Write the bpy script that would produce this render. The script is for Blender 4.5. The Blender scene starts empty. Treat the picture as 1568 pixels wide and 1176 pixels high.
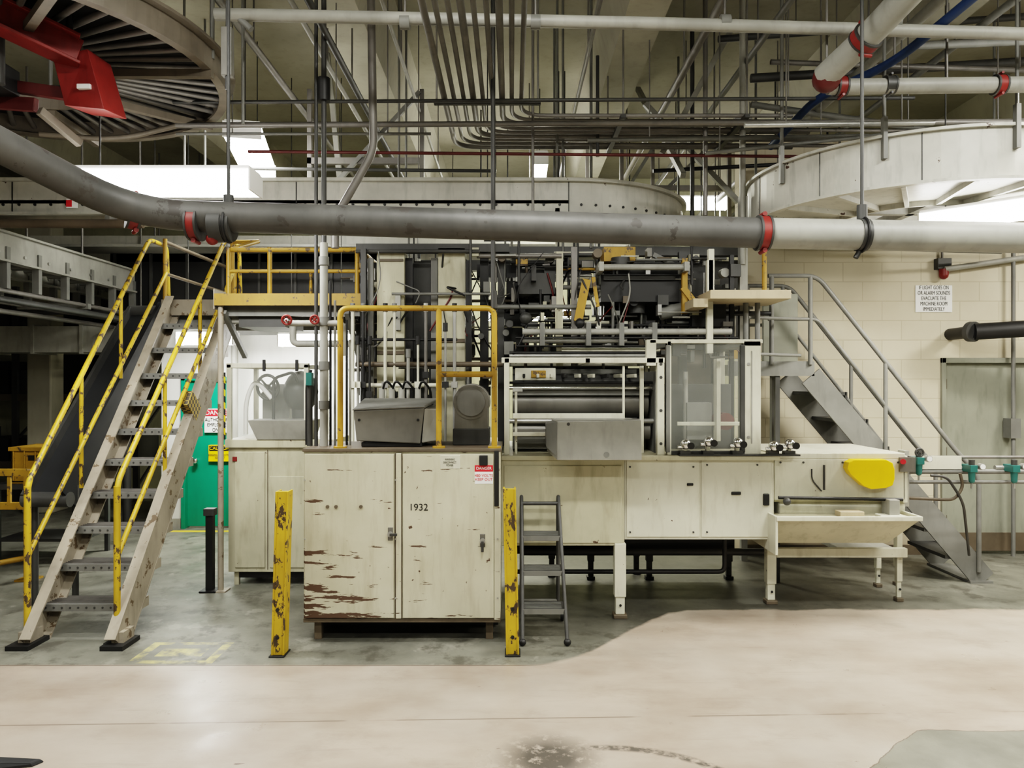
import bpy, math, random
from mathutils import Vector, Matrix, Quaternion
rng = random.Random(7)
H = 1.75          # eye height (m)
F = 1130.0        # focal length used while surveying the photo (1568 px wide print)
def X(px, D): return (px-784.0)*D/F
def Z(py, D): return H-(py-588.0)*D/F
def P(px, py, D): return Vector((X(px,D), D, Z(py,D)))

# ------------------------------------------------------------------ materials
def nn(nt, t, **kw):
    n = nt.nodes.new(t)
    for k,v in kw.items(): setattr(n,k,v)
    return n
def new_mat(name):
    m = bpy.data.materials.new(name); m.use_nodes = True
    nt = m.node_tree; b = nt.nodes['Principled BSDF']
    return m, nt, b
def noise(nt, vec, scale, detail=4, rough=.6):
    n = nn(nt,'ShaderNodeTexNoise'); n.inputs['Scale'].default_value=scale
    n.inputs['Detail'].default_value=detail; n.inputs['Roughness'].default_value=rough
    nt.links.new(vec, n.inputs['Vector']); return n.outputs['Fac']
def coords(nt, sc=(1,1,1)):
    c = nn(nt,'ShaderNodeTexCoord'); m = nn(nt,'ShaderNodeMapping')
    m.inputs['Scale'].default_value=sc
    nt.links.new(c.outputs['Object'], m.inputs['Vector']); return m.outputs['Vector']
def ramp(nt, fac, a, b):
    n = nn(nt,'ShaderNodeMapRange'); n.inputs['From Min'].default_value=a; n.inputs['From Max'].default_value=b
    n.clamp=True
    nt.links.new(fac, n.inputs['Value']); return n.outputs['Result']
def mixc(nt, fac, a, b):
    n = nn(nt,'ShaderNodeMix', data_type='RGBA')
    for s,v in ((n.inputs[0],fac),(n.inputs[6],a),(n.inputs[7],b)):
        if isinstance(v,(int,float)): s.default_value=v
        elif isinstance(v,(tuple,list)): s.default_value=tuple(v)+((1,) if len(v)==3 else ())
        else: nt.links.new(v,s)
    return n.outputs[2]
def mth(nt, op, a, b=0.0, clamp=False):
    n = nn(nt,'ShaderNodeMath', operation=op); n.use_clamp=clamp
    for s,v in ((n.inputs[0],a),(n.inputs[1],b)):
        if isinstance(v,(int,float)): s.default_value=v
        else: nt.links.new(v,s)
    return n.outputs[0]
def paint(name, col, rough=.5, var=.25, chip=None, thr=.62, cs=9, metal=0, stretch=(1,1,1), ns=2.5, grime=.35, gcol=None):
    m, nt, b = new_mat(name)
    v = coords(nt); f = ramp(nt, noise(nt, v, ns, 4), .3,.72)
    dk = tuple(c*(1-var) for c in col); lt = tuple(min(1,c*(1+var*.25)) for c in col)
    c = mixc(nt, f, dk, lt)
    if grime:
        g = ramp(nt, noise(nt, coords(nt,(1,1,.22)), 13, 3), .52,.76)
        c = mixc(nt, mth(nt,'MULTIPLY',g,grime), c, gcol or tuple(x*.35 for x in col))
    if chip:
        k = ramp(nt, noise(nt, coords(nt,stretch), cs, 5,.65), thr, thr+.015)
        c = mixc(nt, k, c, chip)
    nt.links.new(c, b.inputs['Base Color'])
    b.inputs['Roughness'].default_value=rough; b.inputs['Metallic'].default_value=metal
    return m
RUST=(.06,.03,.018)
M = {}
M['cream']  = paint('cream_paint',(.50,.475,.345),.45,.2,RUST,.69,13,grime=.45,gcol=(.2,.165,.10))
M['white']  = paint('white_paint',(.60,.585,.475),.45,.16,RUST,.70,14,grime=.4,gcol=(.26,.225,.15))
M['yellow'] = paint('yellow_paint',(.40,.235,.025),.5,.35,(.09,.06,.03),.60,16)
M['yellowc']= paint('chipped_yellow_paint',(.52,.34,.022),.5,.3,(.06,.04,.022),.56,13,stretch=(1.5,1.5,.8))
M['ybright']= paint('bright_yellow',(.84,.56,.0),.4,.06,grime=.1)
M['gray']   = paint('gray_paint',(.18,.18,.165),.5,.3)
M['lgray']  = paint('light_gray_paint',(.33,.325,.29),.5,.3)
M['dgray']  = paint('dark_gray_metal',(.055,.055,.052),.5,.4)
M['black']  = paint('black_metal',(.014,.014,.014),.5,.4,grime=0)
M['steel']  = paint('stainless_steel',(.46,.455,.43),.34,.3,metal=.6)
M['chrome'] = paint('chrome',(.75,.75,.75),.15,.1,metal=1,grime=0)
M['galv']   = paint('galvanized_pipe',(.20,.19,.175),.45,.35,metal=.3)
M['pipe']   = paint('sprinkler_pipe_gray',(.10,.098,.092),.5,.45,(.055,.05,.046),.60,6)
M['stair']  = paint('stair_worn_paint',(.34,.30,.235),.5,.35,(.12,.085,.05),.60,11)
M['rim']    = paint('conveyor_rim_grime',(.19,.165,.13),.55,.4)
M['red']    = paint('red_paint',(.24,.025,.02),.45,.4,grime=.5)
M['dred']   = paint('dark_red_pipe',(.11,.018,.016),.5,.3)
M['green']  = paint('green_door_paint',(.0,.25,.14),.4,.12,grime=.15)
M['teal']   = paint('teal_plastic',(.03,.14,.125),.35,.1,grime=.1)
M['blue']   = paint('blue_pipe_paint',(.02,.05,.14),.5,.2)
M['brown']  = paint('brown_grime_metal',(.12,.095,.065),.55,.4)
M['hous']   = paint('housing_gray_brown',(.20,.192,.17),.40,.35,metal=.3)
M['tan']    = paint('tan_board',(.48,.40,.27),.6,.2)
M['doorgray']=paint('gray_green_door',(.25,.255,.205),.5,.15)
M['ring']   = paint('ring_white',(.50,.49,.435),.45,.25,RUST,.68,10,grime=.45)
M['ceil']   = paint('ceiling_concrete',(.32,.30,.235),.85,.3,ns=.8,grime=.2)
M['beam']   = paint('beam_concrete',(.39,.37,.295),.85,.3,ns=.8,grime=.2)
M['wallw']  = paint('white_wall_paint',(.72,.72,.68),.6,.08,grime=.1)
M['wallb']  = paint('back_wall_paint',(.42,.41,.28),.7,.2)
M['wallg']  = paint('dark_wall',(.07,.07,.065),.8,.3)
M['signw']  = paint('sign_white',(.85,.85,.83),.5,.03,grime=0)
M['signr']  = paint('sign_red',(.6,.02,.03),.5,.03,grime=0)
M['signk']  = paint('sign_black',(.01,.01,.01),.5,.03,grime=0)
M['rubber'] = paint('black_rubber',(.012,.013,.014),.7,.3,grime=0)

def plexi():
    m, nt, b = new_mat('plexiglass')
    b.inputs['Base Color'].default_value=(.55,.57,.52,1); b.inputs['Roughness'].default_value=.08
    b.inputs['Alpha'].default_value=.11
    return m
M['plexi']=plexi()
def emis(name, col, s):
    m, nt, b = new_mat(name)
    b.inputs['Base Color'].default_value=(.9,.9,.9,1)
    b.inputs['Emission Color'].default_value=col+(1,); b.inputs['Emission Strength'].default_value=s
    return m
M['lamp']=emis('fluorescent_diffuser',(1,.98,.94),15)

def hazard():
    m, nt, b = new_mat('hazard_stripe')
    c = nn(nt,'ShaderNodeTexCoord'); s = nn(nt,'ShaderNodeSeparateXYZ'); nt.links.new(c.outputs['Object'],s.inputs[0])
    a = mth(nt,'ADD', s.outputs[0], s.outputs[2]); a = mth(nt,'MULTIPLY',a,9); a = mth(nt,'FRACT',a); a=mth(nt,'GREATER_THAN',a,.5)
    nt.links.new(mixc(nt,a,(.02,.02,.02),(.8,.6,.02)), b.inputs['Base Color']); return m
M['hazard']=hazard()
def checker():
    m, nt, b = new_mat('checker_plate_marking')
    c = nn(nt,'ShaderNodeTexChecker'); c.inputs['Scale'].default_value=34; nt.links.new(coords(nt),c.inputs['Vector'])
    nt.links.new(mixc(nt,c.outputs['Fac'],(.05,.04,.03),(.38,.27,.06)),b.inputs['Base Color']); return m
M['check']=checker()

def cabinet_mat():
    m, nt, b = new_mat('cabinet_cream_chipped')
    c = nn(nt,'ShaderNodeTexCoord'); s = nn(nt,'ShaderNodeSeparateXYZ'); nt.links.new(c.outputs['Object'],s.inputs[0])
    v = coords(nt)
    base = mixc(nt, ramp(nt,noise(nt,v,2,5),.3,.7),(.45,.425,.31),(.57,.545,.42))
    base = mixc(nt, mth(nt,'MULTIPLY',ramp(nt,noise(nt,coords(nt,(1,1,.15)),12,4),.5,.75),.5), base,(.27,.22,.14))
    rx = ramp(nt, s.outputs[0], -.80,-1.28); rz = ramp(nt, s.outputs[2], .80,.62)
    w = mth(nt,'MULTIPLY',mth(nt,'MULTIPLY',rx,rz),.13)
    w2 = mth(nt,'MULTIPLY',ramp(nt,s.outputs[2],.22,.15),.12)
    n = noise(nt, coords(nt,(1.6,1.6,13)), 2.2, 7,.6)
    t = mth(nt,'ADD',mth(nt,'ADD',n,w),w2)
    k = ramp(nt,t,.655,.668)
    ch = ramp(nt,noise(nt,v,15,5),.675,.685)
    k = mth(nt,'MAXIMUM',k,ch)
    nt.links.new(mixc(nt,k,base,(.085,.05,.032)), b.inputs['Base Color'])
    b.inputs['Roughness'].default_value=.45
    bp = nn(nt,'ShaderNodeBump'); bp.invert=True; bp.inputs['Strength'].default_value=.3; bp.inputs['Distance'].default_value=.005
    nt.links.new(k,bp.inputs['Height']); nt.links.new(bp.outputs[0],b.inputs['Normal'])
    return m
M['cab']=cabinet_mat()

def block_mat():
    m, nt, b = new_mat('painted_block_wall')
    c = nn(nt,'ShaderNodeTexCoord'); s = nn(nt,'ShaderNodeSeparateXYZ'); nt.links.new(c.outputs['Object'],s.inputs[0])
    cb = nn(nt,'ShaderNodeCombineXYZ'); nt.links.new(s.outputs[0],cb.inputs[0]); nt.links.new(s.outputs[2],cb.inputs[1])
    br = nn(nt,'ShaderNodeTexBrick'); nt.links.new(cb.outputs[0],br.inputs['Vector'])
    br.inputs['Scale'].default_value=1; br.inputs['Brick Width'].default_value=.4; br.inputs['Row Height'].default_value=.2
    br.inputs['Mortar Size'].default_value=.006; br.inputs['Mortar Smooth'].default_value=.3
    br.inputs['Color1'].default_value=(.58,.525,.40,1); br.inputs['Color2'].default_value=(.55,.50,.38,1); br.inputs['Mortar'].default_value=(.47,.42,.31,1)
    col = mixc(nt, mth(nt,'MULTIPLY',ramp(nt,noise(nt,coords(nt),1.5,5),.4,.75),.4), br.outputs['Color'],(.38,.32,.22))
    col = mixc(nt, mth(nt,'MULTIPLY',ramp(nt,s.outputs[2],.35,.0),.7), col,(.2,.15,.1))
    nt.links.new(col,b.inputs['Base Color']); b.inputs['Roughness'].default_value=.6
    bp = nn(nt,'ShaderNodeBump'); bp.inputs['Strength'].default_value=.4; bp.inputs['Distance'].default_value=.008; bp.invert=True
    nt.links.new(br.outputs['Fac'],bp.inputs['Height']); nt.links.new(bp.outputs[0],b.inputs['Normal'])
    return m
M['block']=block_mat()

def floor_mat():
    m, nt, b = new_mat('factory_floor')
    c = nn(nt,'ShaderNodeTexCoord'); s = nn(nt,'ShaderNodeSeparateXYZ'); nt.links.new(c.outputs['Object'],s.inputs[0])
    x,y = s.outputs[0],s.outputs[1]
    v = coords(nt)
    wob = mth(nt,'MULTIPLY',mth(nt,'SUBTRACT',noise(nt,v,3,5),.5),.16)
    mr = nn(nt,'ShaderNodeMapRange'); mr.interpolation_type='SMOOTHSTEP'
    for i,val in (('From Min',.1),('From Max',1.45),('To Min',4.59),('To Max',5.72)): mr.inputs[i].default_value=val
    nt.links.new(x,mr.inputs['Value'])
    bd = mr.outputs[0]; d = mth(nt,'SUBTRACT',bd,y)
    tan = ramp(nt, mth(nt,'ADD',d,mth(nt,'MULTIPLY',wob,ramp(nt,x,.2,.5))), -.02,.02)
    e = mth(nt,'SUBTRACT', x, mth(nt,'ADD',mth(nt,'MULTIPLY',mth(nt,'SUBTRACT',y,3.36),1.14),1.62))
    e = ramp(nt, mth(nt,'ADD',e,wob), 0,.01); e2 = ramp(nt, mth(nt,'ADD',y,mth(nt,'MULTIPLY',wob,.5)), 3.73,3.72)
    patch = mth(nt,'MULTIPLY',e,e2)
    tc = mixc(nt, ramp(nt,noise(nt,coords(nt,(.6,1.2,1)),1.6,6,.6),.34,.66),(.27,.212,.165),(.42,.352,.285))
    tc = mixc(nt, mth(nt,'MULTIPLY',ramp(nt,noise(nt,v,.9,4),.42,.66),.5), tc,(.45,.41,.35))
    scr = ramp(nt,noise(nt,coords(nt,(.35,4,1)),4,5,.65),.60,.72)
    tc = mixc(nt, mth(nt,'MULTIPLY',scr,.35), tc,(.20,.15,.115))
    dirt = ramp(nt,noise(nt,coords(nt,(.8,1.2,1)),2.3,7,.72),.54,.70)
    tc = mixc(nt, mth(nt,'MULTIPLY',dirt,.35), tc,(.17,.13,.10))
    few = ramp(nt,noise(nt,v,1.1,2),.52,.60)
    spk = mth(nt,'MULTIPLY',ramp(nt,noise(nt,coords(nt,(1,2.2,1)),9,5,.6),.685,.70),few)
    tc = mixc(nt, mth(nt,'MULTIPLY',spk,.8), tc,(.09,.055,.04))
    gc = mixc(nt, ramp(nt,noise(nt,v,1.4,6,.65),.33,.67),(.095,.095,.078),(.215,.212,.175))
    gc = mixc(nt, mth(nt,'MULTIPLY',ramp(nt,noise(nt,v,4,6,.7),.52,.62),.65), gc,(.05,.046,.036))
    gc = mixc(nt, mth(nt,'MULTIPLY',ramp(nt,noise(nt,v,2.7,5,.7),.6,.64),.45), gc,(.30,.29,.245))
    shade_grime = mth(nt,'MULTIPLY',mth(nt,'MULTIPLY',ramp(nt,x,-1.7,-1.3),ramp(nt,x,3.8,2.6)),ramp(nt,mth(nt,'ADD',y,wob),4.75,5.5))  # shade under the machine painted into the floor colour, with grunge near the cabinet
    gc = mixc(nt, mth(nt,'MULTIPLY',shade_grime,.7), gc,(.035,.033,.027))
    gc2 = mixc(nt, ramp(nt,noise(nt,v,3,6),.35,.7),(.16,.157,.13),(.25,.243,.20))
    col = mixc(nt,tan,gc,tc); col = mixc(nt,patch,col,gc2)
    def line(dd,w): return ramp(nt, mth(nt,'ABSOLUTE',dd), w, w*.4)
    j = mth(nt,'MULTIPLY',line(d,.008),ramp(nt,x,.25,.05))
    j2 = mth(nt,'MULTIPLY',line(mth(nt,'SUBTRACT',y,mth(nt,'ADD',mth(nt,'MULTIPLY',x,.03),3.86)),.008),ramp(nt,noise(nt,v,1.7,4),.42,.5))
    jj = mth(nt,'MAXIMUM',mth(nt,'MULTIPLY',j,.8),mth(nt,'MULTIPLY',j2,.6))
    pe = mth(nt,'MULTIPLY',mth(nt,'MULTIPLY',patch,mth(nt,'SUBTRACT',1.0,patch)),3.0)
    jj = mth(nt,'MAXIMUM',jj,pe)
    col = mixc(nt,jj,col,(.08,.055,.045))
    def circ(cx,cy): 
        dx=mth(nt,'SUBTRACT',x,cx); dy=mth(nt,'SUBTRACT',y,cy)
        return mth(nt,'SQRT',mth(nt,'ADD',mth(nt,'MULTIPLY',dx,dx),mth(nt,'MULTIPLY',dy,dy)))
    sm = mth(nt,'MULTIPLY',ramp(nt,circ(.17,3.45),.28,.10),ramp(nt,noise(nt,v,14,5,.7),.36,.48))
    ar = mth(nt,'MULTIPLY',line(mth(nt,'SUBTRACT',circ(.45,2.85),.70),.035),mth(nt,'MULTIPLY',ramp(nt,noise(nt,v,20,4),.38,.55),ramp(nt,x,.2,.4)))
    sm = mth(nt,'MAXIMUM',sm,ar)
    col = mixc(nt,mth(nt,'MULTIPLY',sm,.85),col,(.04,.038,.034))
    def band(val,a,bb): return mth(nt,'MULTIPLY',mth(nt,'GREATER_THAN',val,a),mth(nt,'LESS_THAN',val,bb))
    out = mth(nt,'MULTIPLY',band(x,-2.42,-1.88),band(y,4.62,5.0)); inn = mth(nt,'MULTIPLY',band(x,-2.36,-1.94),band(y,4.67,4.95))
    sq = mth(nt,'MAXIMUM',mth(nt,'SUBTRACT',out,inn),mth(nt,'MULTIPLY',band(x,-2.3,-2.0),band(y,4.74,4.88)))
    sq = mth(nt,'MULTIPLY',sq,ramp(nt,noise(nt,v,9,5),.40,.62))
    col = mixc(nt,mth(nt,'MULTIPLY',sq,.7),col,(.58,.50,.16))
    col = mixc(nt,mth(nt,'MULTIPLY',band(x,-4.3,-1.9),band(y,8.72,8.82)),col,(.65,.48,.05))
    nt.links.new(col,b.inputs['Base Color'])
    r = ramp(nt,noise(nt,v,2.5,5),.25,.75); rr = mth(nt,'ADD',mth(nt,'MULTIPLY',r,.28),.23)
    rr = mth(nt,'ADD',rr,mth(nt,'MULTIPLY',mth(nt,'SUBTRACT',1.0,tan),.10))
    nt.links.new(rr,b.inputs['Roughness'])
    bp = nn(nt,'ShaderNodeBump'); bp.inputs['Strength'].default_value=.16; bp.inputs['Distance'].default_value=.01
    nt.links.new(noise(nt,coords(nt,(1.6,.7,1)),6,4,.6),bp.inputs['Height']); nt.links.new(bp.outputs[0],b.inputs['Normal'])
    return m
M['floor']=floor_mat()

# ------------------------------------------------------------------ mesh builder
class B:
    def __init__(s,name): s.name=name; s.v=[]; s.f=[]; s.mi=[]; s.sm=[]; s.mats=[]
    def m(s,k):
        if k not in s.mats: s.mats.append(k)
        return s.mats.index(k)
    def add(s,vs,fs,k,smooth=False):
        o=len(s.v); s.v+= [tuple(a) for a in vs]; i=s.m(k)
        for f in fs: s.f.append([o+a for a in f]); s.mi.append(i); s.sm.append(smooth)
    def hull8(s,p,k):
        s.add(p,[(3,2,1,0),(4,5,6,7),(0,1,5,4),(1,2,6,5),(2,3,7,6),(3,0,4,7)],k)
    def box(s,x0,x1,y0,y1,z0,z1,k):
        x0,x1=sorted((x0,x1)); y0,y1=sorted((y0,y1)); z0,z1=sorted((z0,z1))
        s.hull8([(x0,y0,z0),(x1,y0,z0),(x1,y1,z0),(x0,y1,z0),(x0,y0,z1),(x1,y0,z1),(x1,y1,z1),(x0,y1,z1)],k)
    def pbox(s,a,b,c,d,D,dep,k):
        s.box(X(a,D),X(b,D),D,D+dep,Z(d,D),Z(c,D),k)
    def prism(s,pts,axis,a0,a1,k):
        n=len(pts)
        def mk(u,v,a): return {'x':(a,u,v),'y':(u,a,v),'z':(u,v,a)}[axis]
        vs=[mk(u,v,a0) for u,v in pts]+[mk(u,v,a1) for u,v in pts]
        fs=[tuple(range(n))[::-1],tuple(range(n,2*n))]+[(i,(i+1)%n,n+(i+1)%n,n+i) for i in range(n)]
        s.add(vs,fs,k)
    def beam(s,p0,p1,w,d,k,up=(0,0,1)):
        p0=Vector(p0);p1=Vector(p1);a=(p1-p0).normalized();u=Vector(up)
        if abs(a.dot(u))>.98:u=Vector((0,1,0))
        r=a.cross(u).normalized();u=r.cross(a).normalized()
        q=[]
        for p in (p0,p1):
            q+=[p-r*w/2-u*d/2,p+r*w/2-u*d/2,p+r*w/2+u*d/2,p-r*w/2+u*d/2]
        s.hull8(q,k)
    def cyl(s,p0,p1,r,k,seg=14,r2=None):
        p0=Vector(p0);p1=Vector(p1)
        if r2 is None:r2=r
        a=(p1-p0).normalized(); u=a.orthogonal().normalized(); w=a.cross(u)
        vs=[]
        for p,rr in ((p0,r),(p1,r2)):
            for i in range(seg):
                t=2*math.pi*i/seg; vs.append(p+(u*math.cos(t)+w*math.sin(t))*rr)
        s.add(vs,[(i,(i+1)%seg,seg+(i+1)%seg,seg+i) for i in range(seg)],k,True)
        s.add(vs,[tuple(range(seg))[::-1],tuple(range(seg,2*seg))],k)
    def tube(s,pts,r,k,fil=.05,seg=10):
        pts=[Vector(p) for p in pts]; path=[pts[0]]
        for i in range(1,len(pts)-1):
            a,b,c=pts[i-1],pts[i],pts[i+1]; l=min(fil,(a-b).length*.45,(c-b).length*.45)
            q0=b+(a-b).normalized()*l; q1=b+(c-b).normalized()*l
            for j in range(7):
                t=j/6; path.append(q0*(1-t)**2+b*2*t*(1-t)+q1*t*t)
        path.append(pts[-1]); vs=[]; u=None; n=len(path)
        for i,p in enumerate(path):
            a=((path[i+1]-p) if i==0 else (p-path[i-1]) if i==n-1 else (path[i+1]-path[i-1])).normalized()
            u = a.orthogonal().normalized() if u is None else (u-a*u.dot(a)).normalized()
            w=a.cross(u)
            for j in range(seg):
                t=2*math.pi*j/seg; vs.append(p+(u*math.cos(t)+w*math.sin(t))*r)
        fs=[(i*seg+j,i*seg+(j+1)%seg,(i+1)*seg+(j+1)%seg,(i+1)*seg+j) for i in range(n-1) for j in range(seg)]
        s.add(vs,fs,k,True)
        s.add(vs,[tuple(range(seg))[::-1],tuple(range((n-1)*seg,n*seg))],k)
    def sph(s,c,r,k,sc=(1,1,1),seg=12,rg=8):
        vs=[];c=Vector(c)
        for i in range(rg+1):
            ph=math.pi*i/rg
            for j in range(seg):
                t=2*math.pi*j/seg
                vs.append(c+Vector((math.sin(ph)*math.cos(t)*sc[0],math.sin(ph)*math.sin(t)*sc[1],math.cos(ph)*sc[2]))*r)
        s.add(vs,[(i*seg+j,(i+1)*seg+j,(i+1)*seg+(j+1)%seg,i*seg+(j+1)%seg) for i in range(rg) for j in range(seg)],k,True)
    def ring(s,c,R0,R1,z0,z1,k,a0=0,a1=360,seg=72):
        vs=[];full=abs(a1-a0)>=360;n=seg if full else seg+1
        for i in range(n):
            t=math.radians(a0+(a1-a0)*i/seg);cs,sn=math.cos(t),math.sin(t)
            for R,z in ((R0,z0),(R1,z0),(R1,z1),(R0,z1)): vs.append((c[0]+R*cs,c[1]+R*sn,z))
        fs=[]
        for i in range(seg):
            a=i*4;b=((i+1)%n)*4
            for q in range(4): fs.append((a+q,b+q,b+(q+1)%4,a+(q+1)%4))
        if not full: fs+=[(0,1,2,3),tuple((n-1)*4+q for q in (3,2,1,0))]
        s.add(vs,fs,k)
    def torus(s,c,axis,R,r,k,seg=24,sg=8):
        c=Vector(c);a=Vector(axis).normalized();u=a.orthogonal().normalized();w=a.cross(u);vs=[]
        for i in range(seg):
            t=2*math.pi*i/seg;d=u*math.cos(t)+w*math.sin(t)
            for j in range(sg):
                q=2*math.pi*j/sg;vs.append(c+d*(R+r*math.cos(q))+a*r*math.sin(q))
        s.add(vs,[(i*sg+j,((i+1)%seg)*sg+j,((i+1)%seg)*sg+(j+1)%sg,i*sg+(j+1)%sg) for i in range(seg) for j in range(sg)],k,True)
    def wheel(s,c,axis,R,k,r=.008):
        s.torus(c,axis,R,r,k);c=Vector(c);a=Vector(axis).normalized();u=a.orthogonal().normalized();w=a.cross(u)
        for d in (u,w): s.cyl(c-d*R,c+d*R,r*.8,k,6)
        s.cyl(c-a*.02,c+a*.02,R*.2,k,8)
    def coupling(s,p,axis,r,k='red'):
        p=Vector(p);a=Vector(axis).normalized()
        s.cyl(p-a*.022,p+a*.022,r*1.12,k,20); u=a.cross(Vector((0,0,1))).normalized()
        for sg in(-1,1):
            q=p+Vector((0,0,1))*sg*r*1.2; s.cyl(q-u*.04,q+u*.04,r*.16,k,8)
            s.cyl(p-a*.022*sg,p-a*.034*sg,r*1.17,'dgray',20)
    def done(s,bevel=0):
        me=bpy.data.meshes.new(s.name); me.from_pydata(s.v,[],s.f)
        for k in s.mats: me.materials.append(M[k])
        me.polygons.foreach_set('material_index',s.mi); me.polygons.foreach_set('use_smooth',s.sm); me.update()
        ob=bpy.data.objects.new(s.name,me); bpy.context.scene.collection.objects.link(ob)
        if bevel:
            md=ob.modifiers.new('bevel','BEVEL'); md.width=bevel; md.segments=2; md.limit_method='ANGLE'; md.angle_limit=math.radians(50)
        return ob
def text(par,name,body,loc,size,k,rot=(90,0,0),sx=1):
    c=bpy.data.curves.new(name,'FONT'); c.body=body; c.size=size; c.align_x='CENTER'; c.align_y='CENTER'; c.extrude=.0008
    c.materials.append(M[k]); o=bpy.data.objects.new(name,c); bpy.context.scene.collection.objects.link(o)
    o.location=loc; o.rotation_euler=[math.radians(a) for a in rot]; o.scale=(sx,1,1); o.parent=par
    return o

CE=5.2
# ------------------------------------------------------------------ room shell
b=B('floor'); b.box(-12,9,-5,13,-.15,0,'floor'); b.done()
b=B('ceiling'); b.box(-12,9,-5,13,CE,CE+.2,'ceil'); b.done()
BX=(-11,-8.6,-6.2,-3.75,-1.35,1.05,3.45,5.85,8.2)
b=B('ceiling_beams')
for xx in BX:
    b.prism([(xx-.16,CE-.55),(xx+.16,CE-.55),(xx+.30,CE-.001),(xx-.30,CE-.001)],'y',-4.95,12.4,'beam')
b.done()
b=B('wall_back'); b.box(-12,9,12.4,12.6,0,CE,'wallb'); b.done()
b=B('wall_left'); b.box(-12.2,-12,-5,13,0,CE,'wallg'); b.done()
b=B('wall_right'); b.box(9,9.2,-5,13,0,CE,'wallb'); b.done()
b=B('wall_front'); b.box(-12,9,-5.2,-5,0,CE,'wallb'); b.done()
WB=7.58
b=B('wall_block_right'); 
b.box(2.35,4.40,WB,WB+.2,0,4.25,'block'); b.box(4.40,5.44,WB,WB+.2,2.02,4.25,'block'); b.box(5.44,9,WB,WB+.2,0,4.25,'block'); b.done()
b=B('baseboard_right'); b.box(2.36,4.38,WB-.02,WB,0,.1,'brown'); b.done()
b=B('door_1')
b.box(4.445,5.395,WB+.03,WB+.07,.02,1.965,'doorgray')
b.box(4.402,4.445,WB-.03,WB+.1,0,2.02,'doorgray'); b.box(5.395,5.438,WB-.03,WB+.1,0,2.02,'doorgray'); b.box(4.402,5.438,WB-.03,WB+.1,1.965,2.018,'doorgray')
b.box(4.5,5.34,WB+.015,WB+.03,.03,.22,'brown'); b.sph((5.3,WB-.02,1.0),.03,'steel'); b.cyl((5.3,WB+.03,1.0),(5.3,WB-.02,1.0),.012,'steel')
for z in(.3,1.0,1.7): b.cyl((4.46,WB+.01,z),(4.46,WB+.01,z+.1),.012,'brown',8)
b.done(.003)
WM=8.95
b=B('wall_middle'); b.box(-4.25,-4.0,WM,WM+.15,0,2.42,'wallw'); b.box(-3.33,-1.6,WM,WM+.15,0,2.42,'wallw'); b.box(-4.0,-3.33,WM,WM+.15,1.84,2.42,'wallw')
b.box(-4.25,-4.17,WM+.15,WM+2,0,2.42,'wallw'); b.done()
b=B('baseboard_middle'); b.box(-3.32,-1.6,WM-.02,WM,0,.12,'lgray'); b.box(-4.25,-4.01,WM-.02,WM,0,.12,'lgray'); b.done()
b=B('door_2'); b.box(-3.95,-3.38,WM+.03,WM+.07,.02,1.79,'green')
b.box(-3.998,-3.95,WM-.04,WM+.1,0,1.838,'green'); b.box(-3.38,-3.332,WM-.04,WM+.1,0,1.838,'green'); b.box(-3.998,-3.332,WM-.04,WM+.1,1.79,1.838,'green')
b.sph((-3.83,WM-.03,.82),.035,'chrome'); b.cyl((-3.83,WM+.03,.82),(-3.83,WM-.02,.82),.015,'chrome')
b.box(-3.73,-3.40,WM-.005,WM+.03,1.16,1.45,'signw'); b.box(-3.72,-3.41,WM-.009,WM,1.36,1.44,'signr')
b.box(-3.68,-3.40,WM-.005,WM+.03,.81,1.01,'ybright'); b.box(-3.67,-3.41,WM-.009,WM,.94,1.0,'signk')
d=b.done(.003)
text(d,'danger_lettering','DANGER',(-3.565,WM-.012,1.4),.075,'signw'); text(d,'authorized_lettering','AUTHORIZED\nEMPLOYEES\nONLY',(-3.565,WM-.012,1.255),.062,'signk',sx=.8)
text(d,'caution_lettering','CAUTION',(-3.54,WM-.012,.97),.055,'ybright'); text(d,'notice_lettering','HEARING PROTECTION\nREQUIRED',(-3.54,WM-.012,.875),.032,'signk',sx=.8)

# ------------------------------------------------------------------ left steel staircase
b=B('steel_staircase'); y0,y1,zt=4.96,7.0,2.53
xl,xr=-3.24,-2.62
for x in (xl,xr):
    b.beam((x,y0-.02,-.0),(x,y1,zt-.02),.012,.2,'stair')
    dv=Vector((0,y1-y0,zt)).normalized(); up=Vector((0,-dv.z,dv.y))
    for sg in(-1,1):
        o=up*sg*.1; b.beam(Vector((x-.0,y0-.02,0))+o+Vector((.03 if x==xl else -.03,0,0)),Vector((x,y1,zt-.02))+o+Vector((.03 if x==xl else -.03,0,0)),.075,.012,'stair')
    b.box(x-.08,x+.07,4.83,5.06,0,.03,'black')
    b.box(x-.04,x+.04,4.9,5.04,.02,.1,'stair')
n=11
for i in range(1,n):
    z=i*.23; y=y0+(y1-y0)*z/zt
    b.box(xl,xr,y-.05,y+.17,z-.035,z-.025,'dgray')
    for j in range(8): b.box(xl,xr,y-.04+j*.028,y-.035+j*.028,z-.03,z,'galv')
    b.box(xl,xr,y-.065,y-.04,z-.045,z+.003,'gray')
    for j in range(11): b.cyl((xl+.03+j*.056,y-.068,z-.02),(xl+.03+j*.056,y-.064,z-.02),.008,'dgray',6)
    for sx in(xl,xr): b.box(sx-.005,sx+.005,y-.06,y+.17,z-.07,z,'stair')
b.beam((xr-.03,6.03,1.515),(xr-.03,6.12,1.626),.076,.215,'check')
b.done()
b=B('stair_handrail')
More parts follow.
